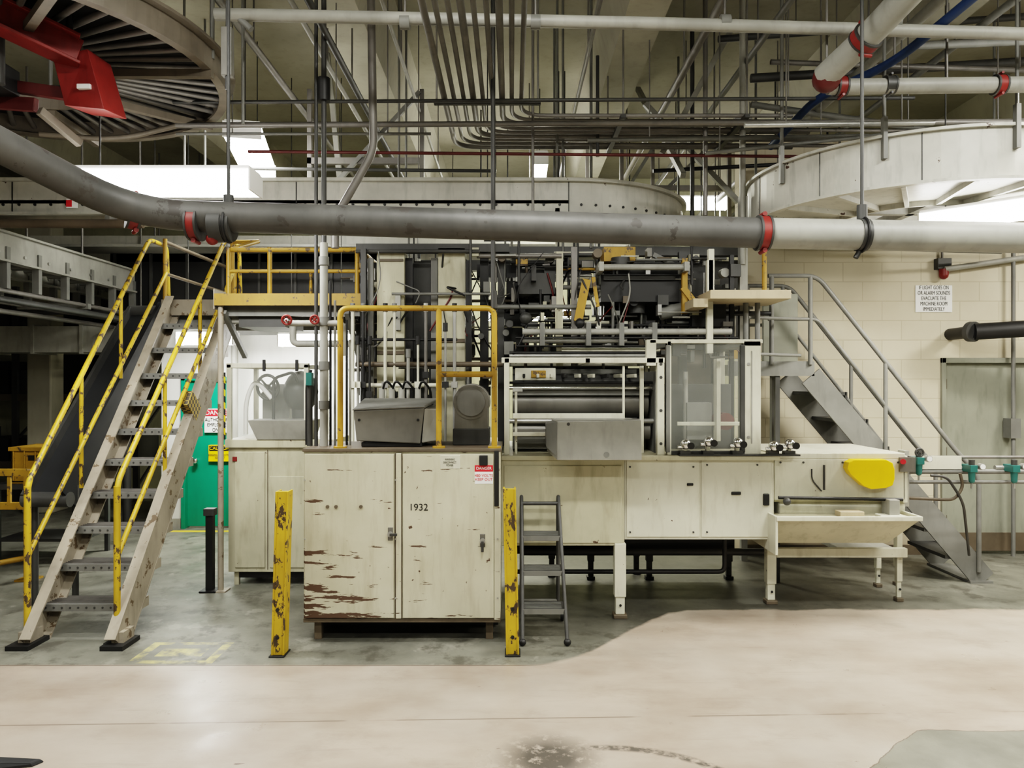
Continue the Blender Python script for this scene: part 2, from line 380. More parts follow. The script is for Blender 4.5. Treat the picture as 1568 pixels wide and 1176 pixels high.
def rail(xa,xb,off):
    b.cyl((xa,4.98,.02),(xa,4.98,1.06),.022,'yellowc')
    b.box(xa-.06,xa+.06,4.92,5.04,0,.02,'black')
    b.tube([(xa,4.98,.9),(xa,4.98,1.08),(xb,7.0,3.12),(xb,7.35,3.12),(xb,7.4,2.5)],.02,'yellowc',.08)
    b.tube([(xa,4.98,.58),((xa*.95+off*.05),5.1,.72),(off,6.98,2.80)],.018,'yellowc',.04)
    for t in(.36,.7):
        y=4.98+t*2.02; zz=1.08+t*2.04; x=xa+(xb-xa)*t
        b.tube([(x,y,zz),(x,y,(y-y0)/(y1-y0)*zt+.02)],.016,'yellowc')
rail(-3.27,-3.44,-3.27); rail(-2.665,-2.72,-2.64)
b.done()
b=B('inclined_rubber_belt'); 
b.beam((-3.62,5.75,.85),(-3.52,7.15,2.45),.30,.03,'rubber'); b.beam((-3.78,5.75,.85),(-3.68,7.15,2.45),.03,.14,'dgray'); b.beam((-3.46,5.75,.85),(-3.36,7.15,2.45),.03,.26,'rubber')
b.cyl((-3.8,5.75,.85),(-3.44,5.75,.85),.06,'dgray'); b.cyl((-3.7,7.15,2.45),(-3.34,7.15,2.45),.06,'dgray')
for x in(-3.78,-3.46): b.cyl((x,5.85,0),(x,5.85,.95),.025,'dgray')
b.done()

# mezzanine
b=B('mezzanine_platform')
b.box(-3.32,-1.9,7.0,8.9,2.47,2.53,'stair'); b.box(-2.5,-1.27,6.2,7.0,2.43,2.49,'lgray'); b.box(-1.9,-1.27,7.0,8.9,2.47,2.53,'lgray')
b.box(-2.5,-1.27,6.19,6.2,2.41,2.51,'yellow'); b.box(-3.32,-2.5,6.985,7.0,2.40,2.55,'stair')
b.box(-2.51,-2.5,6.2,7.0,2.38,2.55,'stair')
for y in(6.3,7.1,8.0,8.7): b.box(-3.3 if y>7 else -2.48,-1.3,y,y+.05,2.33,2.45,'gray')
for x in(-2.44,-1.4): b.beam((x,6.25,2.36),(x,6.75,2.0),.04,.04,'gray')
def post(x,y,zb,zt,k='yellow',r=.02): b.cyl((x,y,zb),(x,y,zt),r,k,10)
for px in(350,413,547): post(X(px,6.22),6.22,2.46,2.90)
b.tube([(-2.4,6.98,3.1),(-2.38,6.22,2.88),(-1.28,6.22,2.88),(-1.28,6.95,2.88)],.02,'yellow')
b.tube([(-2.38,6.22,2.70),(-1.28,6.22,2.70)],.016,'yellow')
for x in(-3.3,-2.66): post(x,7.02,2.5,3.13)
b.tube([(-3.3,7.02,3.1),(-3.3,8.8,3.1),(-1.4,8.8,3.1)],.02,'brown'); b.tube([(-3.3,7.02,2.8),(-3.3,8.8,2.8),(-1.4,8.8,2.8)],.016,'brown')
b.tube([(-2.66,7.02,3.1),(-2.42,7.0,3.1)],.02,'yellow')
for x in (-3.3,-2.4,-1.4): post(x,8.8,2.5,3.1)
b.cyl((X(338,6.24),6.24,0),(X(338,6.24),6.24,2.42),.024,'stair'); b.box(X(338,6.24)-.06,X(338,6.24)+.06,6.18,6.3,0,.012,'stair')
b.cyl((-3.27,8.7,0),(-3.27,8.7,2.47),.04,'lgray'); b.cyl((-1.6,8.7,0),(-1.6,8.7,2.47),.04,'lgray')
b.box(-2.35,-1.95,6.35,6.9,2.24,2.34,'dgray'); b.tube([(-2.5,6.4,2.3),(-1.9,6.4,2.3),(-1.9,6.4,2.1),(-1.4,6.4,2.1)],.03,'lgray')
b.done()
b=B('dark_backdrop_box'); b.box(-4.9,-1.35,9.0,9.4,2.5,3.45,'black')  # made-up black box, standing in for the unlit depth above the mezzanine
for i in range(8): b.box(-4.85+i*.44,-4.82+i*.44,8.97,9.0,2.5,3.45,'dgray')
b.box(-4.9,-1.35,8.96,9.0,3.38,3.45,'dgray'); b.cyl((-4.8,9.2,0),(-4.8,9.2,2.5),.05,'dgray'); b.done()
b=B('black_stanchion'); x=X(322,6.24); b.box(x-.03,x+.03,6.21,6.27,0,.66,'black'); b.box(x-.07,x+.07,6.17,6.31,0,.015,'black'); b.box(x-.045,x+.045,6.2,6.28,.64,.70,'dgray'); b.done(.004)

# ------------------------------------------------------------------ left background
b=B('overhead_belt_conveyor')
for x in(-4.62,-5.3):
    b.box(x-.02,x+.02,4.6,12,2.88,3.12,'lgray'); b.box(x-.05,x+.05,4.6,12,3.12,3.14,'lgray'); b.box(x-.05,x+.05,4.6,12,2.86,2.88,'lgray')
    for i in range(16):
        y=4.9+i*.45; b.box(x-.03,x+.035,y,y+.05,2.62,3.0,'gray')
    b.cyl((x,4.6,2.6),(x,12,2.6),.022,'galv')
    for i in range(20): b.cyl((x+.02,4.8+i*.36,2.94),(x+.035,4.8+i*.36,2.94),.015,'steel',8)
for i in range(36): b.cyl((-5.3,4.8+i*.2,2.98),(-4.62,4.8+i*.2,2.98),.035,'gray',8)
for y in(5.4,8,11):
    for x in(-4.66,-5.26): b.cyl((x,y,3.1),(x,y,CE-.01),.012,'galv',8)
    b.box(-5.35,-4.58,y-.03,y+.03,2.56,2.62,'gray')
b.tube([(-4.5,5.5,2.5),(-4.5,12,2.5)],.03,'dgray'); b.tube([(-4.9,5.5,2.45),(-4.9,12,2.45)],.025,'galv')
b.box(-4.6,-4.595,6.45,6.62,2.93,3.0,'signw')
o=b.done(); text(o,'number_plate_lettering','2008',(-4.592,6.53,2.965),.06,'signk',rot=(90,0,90))
b=B('air_duct_run'); b.box(-9,-4.3,9.05,9.5,2.14,2.46,'lgray')
for i in range(8): b.box(-8.9+i*.6,-8.86+i*.6,9.03,9.52,2.12,2.48,'lgray')
b.tube([(-9,8.95,2.62),(-4.3,8.95,2.62)],.03,'dgray')
for x in(-8,-6.8,-4.5): b.cyl((x,9.3,2.4),(x,9.3,CE-.01),.012,'galv',6); b.cyl((x,8.95,2.6),(x,8.95,CE-.01),.01,'galv',6)
b.done()
b=B('concrete_column'); b.box(-6.58,-6.25,10,10.3,0,CE-.56,'ceil'); b.box(-6.62,-6.21,9.96,10.34,0,.12,'ceil'); b.done(.02)
b=B('pallet_rack')
for x in(-9.5,-7.4,-5.6):
    for y in(11,11.9): b.box(x-.04,x+.04,y-.03,y+.03,0,3.2,'dgray')
    for i in range(4): b.beam((x,11,.2+i*.7),(x,11.9,.8+i*.7),.03,.03,'dgray')
for z in(.5,1.5,2.5):
    for y in(11,11.9): b.box(-9.5,-5.6,y-.02,y+.02,z,z+.1,'brown')
    for i in range(6):
        x=-9.3+i*.63; h=rng.uniform(.3,.75); b.box(x,x+.5,11.05,11.8,z+.1,z+.1+h,rng.choice(['dgray','brown','black']))
b.done()
b=B('storage_table'); b.box(-5.1,-4.2,7.2,7.8,.72,.77,'dgray')
for x in(-5.05,-4.25):
    for y in(7.25,7.75): b.box(x-.02,x+.02,y-.02,y+.02,0,.72,'dgray')
b.box(-5.05,-4.25,7.25,7.75,.2,.23,'dgray'); b.done()
b=B('yellow_plastic_crate'); b.box(-4.92,-4.45,7.25,7.65,.77,.80,'yellow')
b.box(-4.92,-4.45,7.25,7.27,.78,1.13,'yellow'); b.box(-4.92,-4.45,7.63,7.65,.78,1.13,'yellow'); b.box(-4.92,-4.90,7.25,7.65,.78,1.13,'yellow'); b.box(-4.47,-4.45,7.25,7.65,.78,1.13,'yellow')
b.box(-4.94,-4.43,7.23,7.67,1.09,1.13,'yellow'); b.box(-4.75,-4.62,7.24,7.255,1.0,1.05,'black')
for i in range(5): b.box(-4.9+i*.108,-4.885+i*.108,7.235,7.25,.8,1.1,'yellow')
b.done(.004)
b=B('yellow_safety_barrier')
for x in(-6.3,-5.3,-4.32): b.box(x-.03,x+.03,6.57,6.63,0,.98,'yellow'); b.box(x-.08,x+.08,6.52,6.68,0,.015,'yellow')
for z in(.96,.66,): b.box(-6.3,-4.32,6.575,6.625,z-.03,z+.03,'yellow')
for i in range(14): b.box(-6.25+i*.145,-6.22+i*.145,6.59,6.61,.66,.96,'yellow')
b.tube([(-4.32,6.6,.2),(-4.9,5.6,.2),(-6,5.6,.2)],.025,'yellow')
b.cyl((-4.9,5.6,0),(-4.9,5.6,.22),.03,'yellow')
b.done()

# ------------------------------------------------------------------ guarded unit behind left bollard
b=B('guarded_infeed_unit')
b.box(-2.46,-1.55,6.4,7.1,.12,1.20,'cream'); b.box(-2.42,-1.59,6.44,7.06,.06,.12,'black')
b.box(-2.48,-1.53,6.37,7.12,1.2,1.27,'cream'); b.box(-2.12,-2.115,6.392,6.4,.14,1.18,'brown')
b.box(-2.40,-2.14,6.39,6.4,.16,1.16,'cream'); b.box(-2.10,-1.6,6.39,6.4,.16,.95,'cream')
for x in(-2.4,-1.65):
    for y in(6.45,7.0): b.box(x-.02,x+.02,y-.02,y+.02,0,.12,'cream')
b.hull8([(-2.2,6.36,1.27),(-1.75,6.36,1.27),(-1.75,6.6,1.27),(-2.2,6.6,1.27),(-2.26,6.30,1.44),(-1.7,6.30,1.44),(-1.7,6.62,1.44),(-2.26,6.62,1.44)],'lgray')
for x in(-2.45,-1.78): b.box(x-.02,x+.02,6.38,6.42,1.27,1.92,'white'); b.box(x-.02,x+.02,7.05,7.09,1.27,1.92,'white')
b.box(-2.47,-1.76,6.38,6.42,1.89,1.93,'white'); b.box(-2.47,-1.76,7.05,7.09,1.89,1.93,'white'); b.box(-2.43,-1.8,6.395,6.402,1.28,1.89,'plexi')
b.box(-2.47,-2.43,6.4,7.09,1.89,1.93,'white')
b.box(-2.52,-2.475,6.365,6.38,1.27,1.85,'hazard')
b.wheel((-2.2,6.65,1.72),(.3,1,.1),.11,'dgray',.014); b.cyl((-2.2,6.65,1.72),(-2.2,6.9,1.72),.03,'steel'); b.box(-2.3,-2.05,6.8,7.0,1.27,1.75,'gray')
b.sph((-1.93,6.75,1.68),.16,'dgray',(1,1,1.2)); b.cyl((-1.93,6.75,1.27),(-1.93,6.75,1.6),.08,'dgray')
b.tube([(-2.1,6.5,1.3),(-2.1,6.5,1.8),(-1.95,6.6,1.86),(-1.85,6.7,1.5)],.014,'black')
b.tube([(-2.38,6.6,1.3),(-2.38,6.6,1.6),(-2.3,6.6,1.8),(-2.15,6.6,1.62)],.02,'signw',.1)
for px in(405,455): b.box(X(px,6.38)-.012,X(px,6.38)+.012,6.36,6.38,1.86,1.96,'black')
b.box(-2.42,-2.38,6.385,6.4,1.08,1.12,'red')
b.done(.004)

# ------------------------------------------------------------------ electrical cabinet
b=B('electrical_cabinet'); D=5.0
xa,xb=X(464,D),X(766,D); zb,zt=.15,1.29
b.box(xa,xb,D+.015,D+.62,zb,zt,'cab'); b.box(xa-.005,xb+.01,D,D+.64,zt,zt+.022,'brown'); b.box(xa-.002,xb+.002,D+.01,D+.62,zb-.02,zb+.008,'brown')
ml,mr_=X(603,D),X(617,D)
b.box(xa+.012,ml,D-.004,D+.015,zb+.015,zt-.015,'cab'); b.box(mr_,xb-.045,D-.004,D+.015,zb+.015,zt-.015,'cab')
b.box(ml+.006,mr_-.006,D+.004,D+.016,zb+.01,zt-.01,'brown'); b.box(ml+.014,mr_-.012,D-.002,D+.016,zb+.01,zt-.01,'cab')
b.box(xb-.04,xb-.004,D+.002,D+.016,zb,zt,'cab')
for x in(xa+.06,xb-.1):
    for y in(D+.06,D+.52): b.box(x,x+.05,y,y+.05,0,zb-.01,'brown')
b.box(xa+.02,xb-.02,D+.3,D+.55,.02,.13,'black')
for hx,hz in((X(598,D),.735),(X(739,D),.69)):
    b.cyl((hx,D-.03,hz),(hx,D,hz),.018,'steel'); b.beam((hx,D-.035,hz),(hx+(.05 if hx<-.7 else .0),D-.035,hz-(.0 if hx<-.7 else .07)),.018,.018,'dgray'); b.box(hx-.018,hx+.018,D-.007,D,hz-.045,hz+.045,'hous')
for px in(502,515,553): b.cyl((X(px,D),D-.015,.92),(X(px,D),D,.92),.012,'brown',10)
for px in(467,606,762): 
    for z in(.3,.7,1.1): b.cyl((X(px,D),D-.006,z),(X(px,D),D+.005,z),.006,'steel',8)
b.box(X(674,D),X(705,D),D-.006,D,Z(718,D),Z(697,D),'white')
b.box(X(727,D),X(755,D),D-.006,D,Z(741,D),Z(722,D),'signw'); b.box(X(727,D),X(755,D),D-.008,D,Z(722,D),Z(712,D),'signr')
b.box(X(734,D),X(747,D),D-.03,D,Z(712,D),Z(697,D),'black')
b.box(X(757,D),X(764,D),D-.012,D,Z(775,D),Z(690,D),'black')
cab=b.done(.004)
text(cab,'cabinet_number','1932',(X(641,D),D-.006,Z(777,D)),.066,'signk'); text(cab,'danger_lettering','DANGER',(X(741,D),D-.009,Z(717,D)),.026,'signw')
text(cab,'warning_lettering','480 VOLTS\nKEEP OUT',(X(741,D),D-.008,Z(731,D)),.026,'signr'); text(cab,'plate_lettering','WARNING\nDISCONNECT\nPOWER',(X(689,D),D-.007,Z(708,D)),.02,'signk',sx=.7)

b=B('gray_drive_housing'); D=5.12
xl_,xr_=X(541,D),X(650,D); zA,zB=1.335,1.625
b.hull8([(xl_+.02,D,zA+.02),(xr_-.03,D+.0,zA),(xr_-.01,D+.36,zA),(xl_+.05,D+.36,zA),(xl_,D,zB-.06),(xr_,D,zB-.04),(xr_,D+.38,zB),(xl_,D+.38,zB)],'hous')
b.hull8([(xl_-.01,D-.01,zB-.06),(xr_+.01,D-.01,zB-.04),(xr_+.07,D+.39,zB),(xl_-.01,D+.39,zB),(xl_,D-.01,zB-.045),(xr_+.0,D-.01,zB-.025),(xr_+.06,D+.39,zB+.02),(xl_,D+.39,zB+.02)],'gray')
b.box(xl_+.05,xr_-.02,D+.02,D+.34,1.312,1.345,'black'); b.hull8([(xr_-.02,D,1.34),(xr_+.08,D+.1,1.35),(xr_+.08,D+.36,1.35),(xr_-.02,D+.36,1.34),(xr_,D,1.58),(xr_+.08,D+.1,1.57),(xr_+.08,D+.36,1.58),(xr_,D+.36,1.60)],'lgray')
for px in(550,640): b.cyl((X(px,D),D-.004,1.50),(X(px,D),D,1.50),.01,'black',8)
b.done(.01)
b=B('gear_motor'); 
b.cyl((X(722,5.35),5.28,1.62),(X(722,5.35),5.6,1.62),.125,'hous',24); b.box(X(722,5.35)-.12,X(722,5.35)+.12,5.29,5.58,1.42,1.62,'hous')
b.cyl((X(722,5.35),5.26,1.62),(X(722,5.35),5.29,1.62),.10,'gray',24); b.box(X(722,5.35)-.13,X(722,5.35)+.13,5.28,5.58,1.312,1.43,'dgray')
for i in range(5): b.torus((X(722,5.35),5.33+i*.05,1.62),(0,1,0),.127,.006,'hous')
b.done(.006)
b=B('yellow_guard_rail'); D=5.06; zc=1.312
xs=[X(521,D),X(672,D),X(757,D)]; zt=Z(472,D)
b.tube([(xs[0],D,zc),(xs[0],D,zt),(xs[2],D,zt),(xs[2],D,zc)],.02,'yellow',.06)
b.cyl((xs[1],D,zc),(xs[1],D,zt),.02,'yellow'); b.tube([(xs[1],D,Z(573,D)),(xs[2],D,Z(573,D))],.02,'yellow'); b.tube([(xs[1],D,Z(573,D)+.0),(xs[1],D+.35,Z(573,D)),(xs[2],D+.35,Z(573,D)),(xs[2],D,Z(573,D))],.016,'yellow')
for x in xs: b.cyl((x,D,zc),(x,D,zc+.012),.045,'yellow')
b.cyl((xs[2],D-.0,zt),(xs[2],D,zt+.12),.02,'dgray'); b.done()
b=B('utility_standpipe'); D=5.22
x=X(496,D)
b.cyl((x,D,1.312),(x,D,Z(372,D)),.028,'lgray'); b.cyl((x,D,Z(372,D)),(x,D,CE-.56),.018,'dgray'); b.cyl((x-.055,D,1.312),(x-.055,D,CE-.56),.013,'dgray')
b.cyl((x-.1,D,1.312),(x-.1,D,1.75),.02,'dgray'); b.box(x-.12,x-.08,D-.03,D+.03,1.74,1.83,'teal')
for py in(492,400,560,620): b.cyl((x,D,Z(py,D)-.03),(x,D,Z(py,D)+.03),.037,'gray')
b.tube([(X(437,D),D,Z(495,D)),(X(525,D),D,Z(495,D)),(X(525,D),D,Z(545,D))],.022,'lgray',.04)
b.wheel((X(487,D),D-.09,Z(491,D)),(0,1,.2),.028,'red'); b.wheel((X(443,D),D-.06,Z(491,D)),(0,1,.3),.032,'red'); b.cyl((X(487,D),D-.09,Z(491,D)),(X(487,D),D,Z(494,D)),.014,'steel'); b.cyl((X(443,D),D-.07,Z(491,D)),(X(443,D),D,Z(494,D)),.014,'steel')
b.cyl((x,D-.0,Z(155,D)),(x,D,Z(120,D)),.045,'black'); 
b.tube([(X(470,D),D,1.32),(X(470,D),D,1.75),(X(476,D),D,1.85)],.012,'black')
for i,px in enumerate((506,513,531,536)): b.cyl((X(px,5.3),5.3,1.312),(X(px,5.3),5.3,Z(430+i*30,5.3)),.009,'lgray' if i%2 else 'black',8)
b.done()

def bollard(px,pxb,ptop,pbase):
    D=H*F/(pbase-588); x0=X(pxb,D); x1=X(px,D); z=Z(ptop,D)
    b=B('yellow_bollard')
    def sec(w,dp,x,zz): return [(x-w,D-dp,zz),(x+w,D-dp,zz),(x+w,D+dp,zz),(x-w,D+dp,zz)]
    b.hull8(sec(.036,.012,x0,.0)+sec(.036,.012,x1,z),'yellowc')
    for sg in(-1,1):
        b.hull8([(x0+sg*.036-.006,D-.02,0),(x0+sg*.036+.006,D-.02,0),(x0+sg*.036+.006,D+.08,0),(x0+sg*.036-.006,D+.08,0),(x1+sg*.036-.006,D-.02,z),(x1+sg*.036+.006,D-.02,z),(x1+sg*.036+.006,D+.08,z),(x1+sg*.036-.006,D+.08,z)],'yellowc')
    b.box(x0-.05,x0+.05,D-.04,D+.1,0,.01,'black')
    for zz in(.12,.3): b.cyl((x0,D-.02,zz),(x0,D+.01,zz),.012,'black',8)
    b.done(.003)
bollard(433,426,752,1004); bollard(780,785,748,1003)

b=B('rolling_step_ladder')
xa,xb=.07,.34
for x,s in((xa,0),(xb,.03)):
    b.tube([(x+s,4.93,.03),(x,5.36,.86),(x,5.42,.93),(x-.0,5.46,.90),(x,5.46,.05)],.014,'dgray',.06)
b.tube([(xa,5.38,.88),(xb,5.38,.88)],.014,'dgray'); 
for i,z in enumerate((.22,.45,.67)):
    y=4.93+.43*(z-.03)/.83; b.box(xa,xb+.02,y-.01,y+.17,z-.02,z,'dgray'); b.box(xa,xb+.02,y-.015,y-.008,z-.035,z,'gray')
    for j in range(5): b.box(xa+.01,xb,y+.01+j*.03,y+.015+j*.03,z,z+.004,'gray')
b.box(xa,xb,5.26,5.275,.63,.655,'yellow'); b.tube([(xa,5.46,.15),(xb,5.46,.15)],.012,'gray')
for x in(xa,xb+.03): 
    b.sph((x,4.93,.025),.025,'black')
    b.cyl((x-.01,5.46,.04),(x+.01,5.46,.04),.04,'black')
b.done()

# ------------------------------------------------------------------ main machine base
b=B('filling_machine_base')
b.box(-.08,.84,5.52,6.9,.54,1.18,'cream'); b.box(.84,1.97,5.55,6.9,.58,1.2,'white')
b.box(-1.4,-.08,5.75,6.9,.5,1.25,'cream')
b.box(.86,X(1071,5.54),5.54,5.55,.60,1.18,'white'); b.box(X(1074,5.54),1.95,5.54,5.55,.60,1.18,'white')
b.box(-.06,.82,5.51,5.52,.56,1.14,'cream'); b.box(-.08,2.0,5.5,6.95,1.18,1.215,'cream')
b.box(.835,.845,5.535,5.55,.56,1.18,'brown')
b.box(X(1171,5.5),X(1180,5.5),5.52,5.55,Z(775,5.5),Z(757,5.5),'black'); b.box(X(1120,5.53),X(1135,5.53),5.53,5.54,Z(758,5.53),Z(753,5.53),'black'); b.box(X(1052,5.53),X(1062,5.53),5.53,5.54,Z(744,5.53),Z(740,5.53),'black')
for px,py in((965,715),(1062,715),(965,815),(1062,815),(1083,712),(1160,712),(1083,815),(945,770),(945,720)): b.cyl((X(px,5.53),5.53,Z(py,5.53)),(X(px,5.53),5.55,Z(py,5.53)),.007,'dgray',8)
def leg(px,D,w,zt,k='white',kb='brown'):
    x=X(px,D); b.box(x-w/2,x+w/2,D,D+w,.16,zt,k); b.box(x-w*.4,x+w*.4,D+.01,D+w-.01,.03,.17,k); b.box(x-w*.6,x+w*.6,D-.01,D+w+.01,0,.03,kb); b.cyl((x,D-.004,.1),(x,D,.1),.01,'black',8)
leg(950,5.5,.085,.56); leg(1182,5.86,.075,.62)
for px,D in((975,7.0),(995,6.6),(1117,6.6),(845,6.7),(905,6.6)): leg(px,min(D,6.8),.06,.56,'dgray','black')
leg(600,6.3,.07,.55,'dgray','black'); 
b.box(.0,1.9,6.3,6.8,.3,.56,'black'); b.cyl((.1,6.2,.34),(2.6,6.2,.34),.03,'dgray'); b.tube([(0,5.9,.54),(0,5.9,.25),(1.7,5.9,.25),(1.7,5.9,.58)],.018,'black')
b.done(.005)

b=B('discharge_table')
D=5.6; b.box(X(1186,D),X(1386,D),D,D+.9,Z(703,D)-.0,Z(698,D)+.02,'white')
b.pbox(1186,1386,703,766,D,.03,'white'); b.box(2.0,2.98,5.63,6.5,.85,.88,'cream')
b.box(X(1383,D),X(1390,D),D,D+.9,Z(770,D),Z(698,D),'white')
b.pbox(1390,1402,700,712,D,.9,'white')
ov=[]
for px,py in((1303,703),(1352,703),(1362,708),(1365,718),(1365,732),(1362,742),(1352,746),(1330,748),(1318,743),(1298,725),(1293,716),(1295,707)): ov.append((X(px,5.57),Z(py,5.57)))
b.prism(ov,'y',5.52,5.60,'ybright')
b.tube([P(1243,718,5.585),P(1243,735,5.585),P(1258,752,5.585)],.006,'dgray'); b.tube([P(1262,712,5.585),P(1262,750,5.585)],.008,'dgray')
b.cyl(P(1192,762,5.55),P(1382,765,5.55),.013,'black'); b.sph(P(1205,768,5.5),.03,'dgray')
b.cyl((X(1189,5.7),5.7,.80),(X(1378,5.7),5.7,.80),.075,'white',20); b.cyl((X(1187,5.7),5.7,.80),(X(1189,5.7),5.7,.80),.08,'lgray',20)
b.box(X(1360,5.5),X(1376,5.5),5.48,5.6,Z(790,5.5),Z(765,5.5),'lgray'); b.box(X(1345,5.5),X(1382,5.5),5.46,5.56,Z(793,5.5),Z(788,5.5),'white'); b.box(X(1285,5.5),X(1322,5.5),5.48,5.58,Z(798,5.5),Z(783,5.5),'tan')
xL,xR=X(1188,5.4),X(1408,5.4)
b.hull8([(xL+.05,5.62,.54),(xR-.12,5.62,.54),(xR-.12,6.0,.54),(xL+.05,6.0,.54),(xL,5.38,.76),(xR,5.38,.76),(xR,6.1,.76),(xL,6.1,.76)],'cream')
b.box(xL-.005,xR+.01,5.37,5.39,.75,.785,'white'); b.box(xR-.01,xR+.01,5.38,6.1,.75,.785,'white'); b.box(xL-.01,xL+.01,5.38,6.1,.5,.785,'white')
b.box(X(1188,5.9),X(1388,5.9),5.88,5.93,Z(853,5.9),Z(839,5.9),'white')
leg(1378,5.93,.045,.8); leg(1346,6.35,.045,.7); leg(1375,6.4,.04,.8)
b.box(X(1300,5.9),X(1388,5.9),5.9,6.5,.36,.40,'lgray')
for px in (1195,1230,1290,1340,1375): b.cyl((X(px,5.6),5.594,Z(708,5.6)),(X(px,5.6),5.6,Z(708,5.6)),.008,'dgray',8)
b.done(.005)

# guard frame
b=B('machine_guard_enclosure'); D=5.56; zb=1.215
def vp(px,D,y0p,w=.05,k='white'):
    x=X(px,D); b.box(x-w/2,x+w/2,D,D+w,zb,Z(y0p,D),k)
vp(776,D,550,.04); vp(1012,D,556,.055); vp(776,6.5,558); vp(1000,6.5,558)
vp(790,5.62,595,.02); vp(955,5.6,560,.018); vp(983,5.7,560,.03)
zt=Z(552,D)
b.box(X(768,D),X(1018,D),D,D+.05,zt-.02,zt+.022,'white'); b.box(X(768,6.5),X(1018,6.5),6.5,6.55,zt-.02,zt+.025,'white')
for x in(X(776,D),X(1012,D),X(900,D)): b.box(x-.02,x+.02,D,6.5,zt-.02,zt+.02,'white')
b.box(X(785,D),X(955,D),D-.01,D+.03,Z(641,D),Z(633,D),'white'); b.box(X(785,D),X(835,D),D,D+.03,Z(668,D),Z(662,D),'white')
b.box(X(785,D),X(800,D),D-.01,D,Z(600,D),Z(593,D),'lgray')
zt2=Z(522,D); 
for px,w in((1025,.03),(1152,.13)):
    x=X(px,D); b.box(x-w/2,x+w/2,D,D+.06,zb,zt2,'white'); b.box(x-w/2,x+w/2,6.5,6.56,zb,zt2,'white'); b.box(x-w/2,x+w/2,D,6.5,zt2-.04,zt2,'gray')
b.box(X(990,D),X(1005,D),D,D+.05,Z(560,D),Z(520,D),'white')
b.box(X(995,D),X(1168,D),D,D+.04,zt2-.018,zt2+.012,'white'); b.box(X(1028,D),X(1141,D),D+.01,D+.02,zb,zt2-.02,'plexi'); b.box(X(1028,D),X(1141,D),D,D+.03,zb,zb+.03,'dgray')
b.box(X(1134,D),X(1141,D),D-.004,D+.03,zb+.02,zt2-.03,'dgray'); b.box(X(1020,D),X(1026,D),D-.004,D+.03,zb+.02,zt2-.03,'gray')
b.box(X(1150,D),X(1152,D),D-.01,D,1.3,2.0,'lgray')
for z in(1.35,1.9): b.cyl((X(1146,D),D-.008,z),(X(1146,D),D,z),.012,'steel',8)
for z in(1.3,1.55,1.8,1.9): b.cyl((X(1012,D),D-.004,z),(X(1012,D),D,z),.012,'dgray',8)
b.done(.004)

b=B('filling_machine_rollers')
x0,x1=X(785,5.9),X(992,5.9)
b.cyl((x0,5.98,1.60),(x1,5.98,1.60),.12,'hous',28); b.cyl((x0,6.3,1.72),(x1,6.3,1.72),.12,'dgray',24); b.cyl((x0,5.85,1.38),(x1,5.85,1.38),.07,'hous',20)
b.box(x0,x1,5.83,5.85,1.66,1.76,'gray'); b.box(x0,x0+.55,5.80,5.82,1.24,1.42,'gray')
b.cyl((x0-.03,5.78,1.46),(x1+.03,5.78,1.46),.02,'steel'); b.cyl((x0-.03,5.8,1.72),(x1+.03,5.8,1.72),.015,'chrome'); b.cyl((x0-.03,5.8,1.76),(x1+.03,5.8,1.76),.01,'black')
b.box(x0-.06,x0-.03,5.7,6.5,1.215,1.8,'gray'); b.box(x1+.02,x1+.05,5.7,6.5,1.215,1.85,'gray')
b.box(x0,x1,6.0,6.4,1.215,1.42,'gray'); b.box(x0,x1,6.42,6.46,1.3,1.88,'gray'); b.box(x0,x1,6.9,7.0,1.2,2.1,'dgray')
for i in range(9): b.box(x0+.08+i*.11,x0+.10+i*.11,5.82,6.4,1.80,1.83,'white' if i%3 else 'black')
b.box(x0+.02,x0+.35,6.0,6.04,1.78,1.88,'white'); b.box(x0+.15,x0+.27,5.99,6.0,1.8,1.86,'yellow')
for i in range(14):
    xx=x0+.05+i*.075; b.cyl((xx,5.84,1.3),(xx,5.84,rng.uniform(1.38,1.5)),.008,rng.choice(['steel','black','white']),8)
xq=X(1035,5.9); b.box(xq,xq+.5,6.1,6.4,1.215,1.75,'dgray'); b.box(xq+.1,xq+.3,5.95,6.1,1.3,1.6,'gray'); b.cyl((xq+.4,5.9,1.45),(xq+.4,6.1,1.45),.07,'dred'); b.cyl((xq+.1,6.0,1.215),(xq+.1,6.0,1.85),.02,'steel')
b.box(xq+.3,xq+.33,5.8,5.9,1.3,1.95,'white'); b.box(xq,xq+.52,5.85,5.87,1.42,1.45,'white'); b.box(xq,xq+.52,6.5,6.55,1.2,2.05,'brown')
b.done(.004)

b=B('stainless_chute'); D=5.22
xl_,xr_=X(853,D),X(983,D); z0,z1=Z(707,D),Z(643,D)
b.hull8([(xl_,D,z0+.01),(xr_,D,z0+.01),(xr_-.02,D+.3,z0+.05),(xl_-.06,D+.3,z0+.05),(xl_,D,z1-.01),(xr_-.005,D,z1),(xr_-.03,D+.3,z1+.0),(xl_-.02,D+.3,z1+.0)],'steel')
b.hull8([(xl_-.07,D+.12,z0+.09),(xl_,D+.01,z0+.03),(xl_,D+.28,z0+.05),(xl_-.07,D+.28,z0+.1),(xl_-.07,D+.12,z1-.03),(xl_,D+.01,z1-.01),(xl_,D+.28,z1-.01),(xl_-.07,D+.28,z1-.03)],'gray')
b.box(xl_+.05,xl_+.09,D+.28,5.52,z0+.02,z0+.06,'lgray'); b.box(xr_-.12,xr_-.08,D+.28,5.52,z0+.02,z0+.06,'lgray'); b.beam((xr_-.03,D+.29,z1-.02),(xr_+.04,5.56,z0+.02),.02,.03,'black')
b.cyl((xl_+.08,D-.004,z1-.03),(xl_+.08,D,z1-.03),.012,'dgray',8); b.cyl((xl_+.35,D-.004,z0+.05),(xl_+.35,D,z0+.05),.02,'gray',12)
b.done(.006)

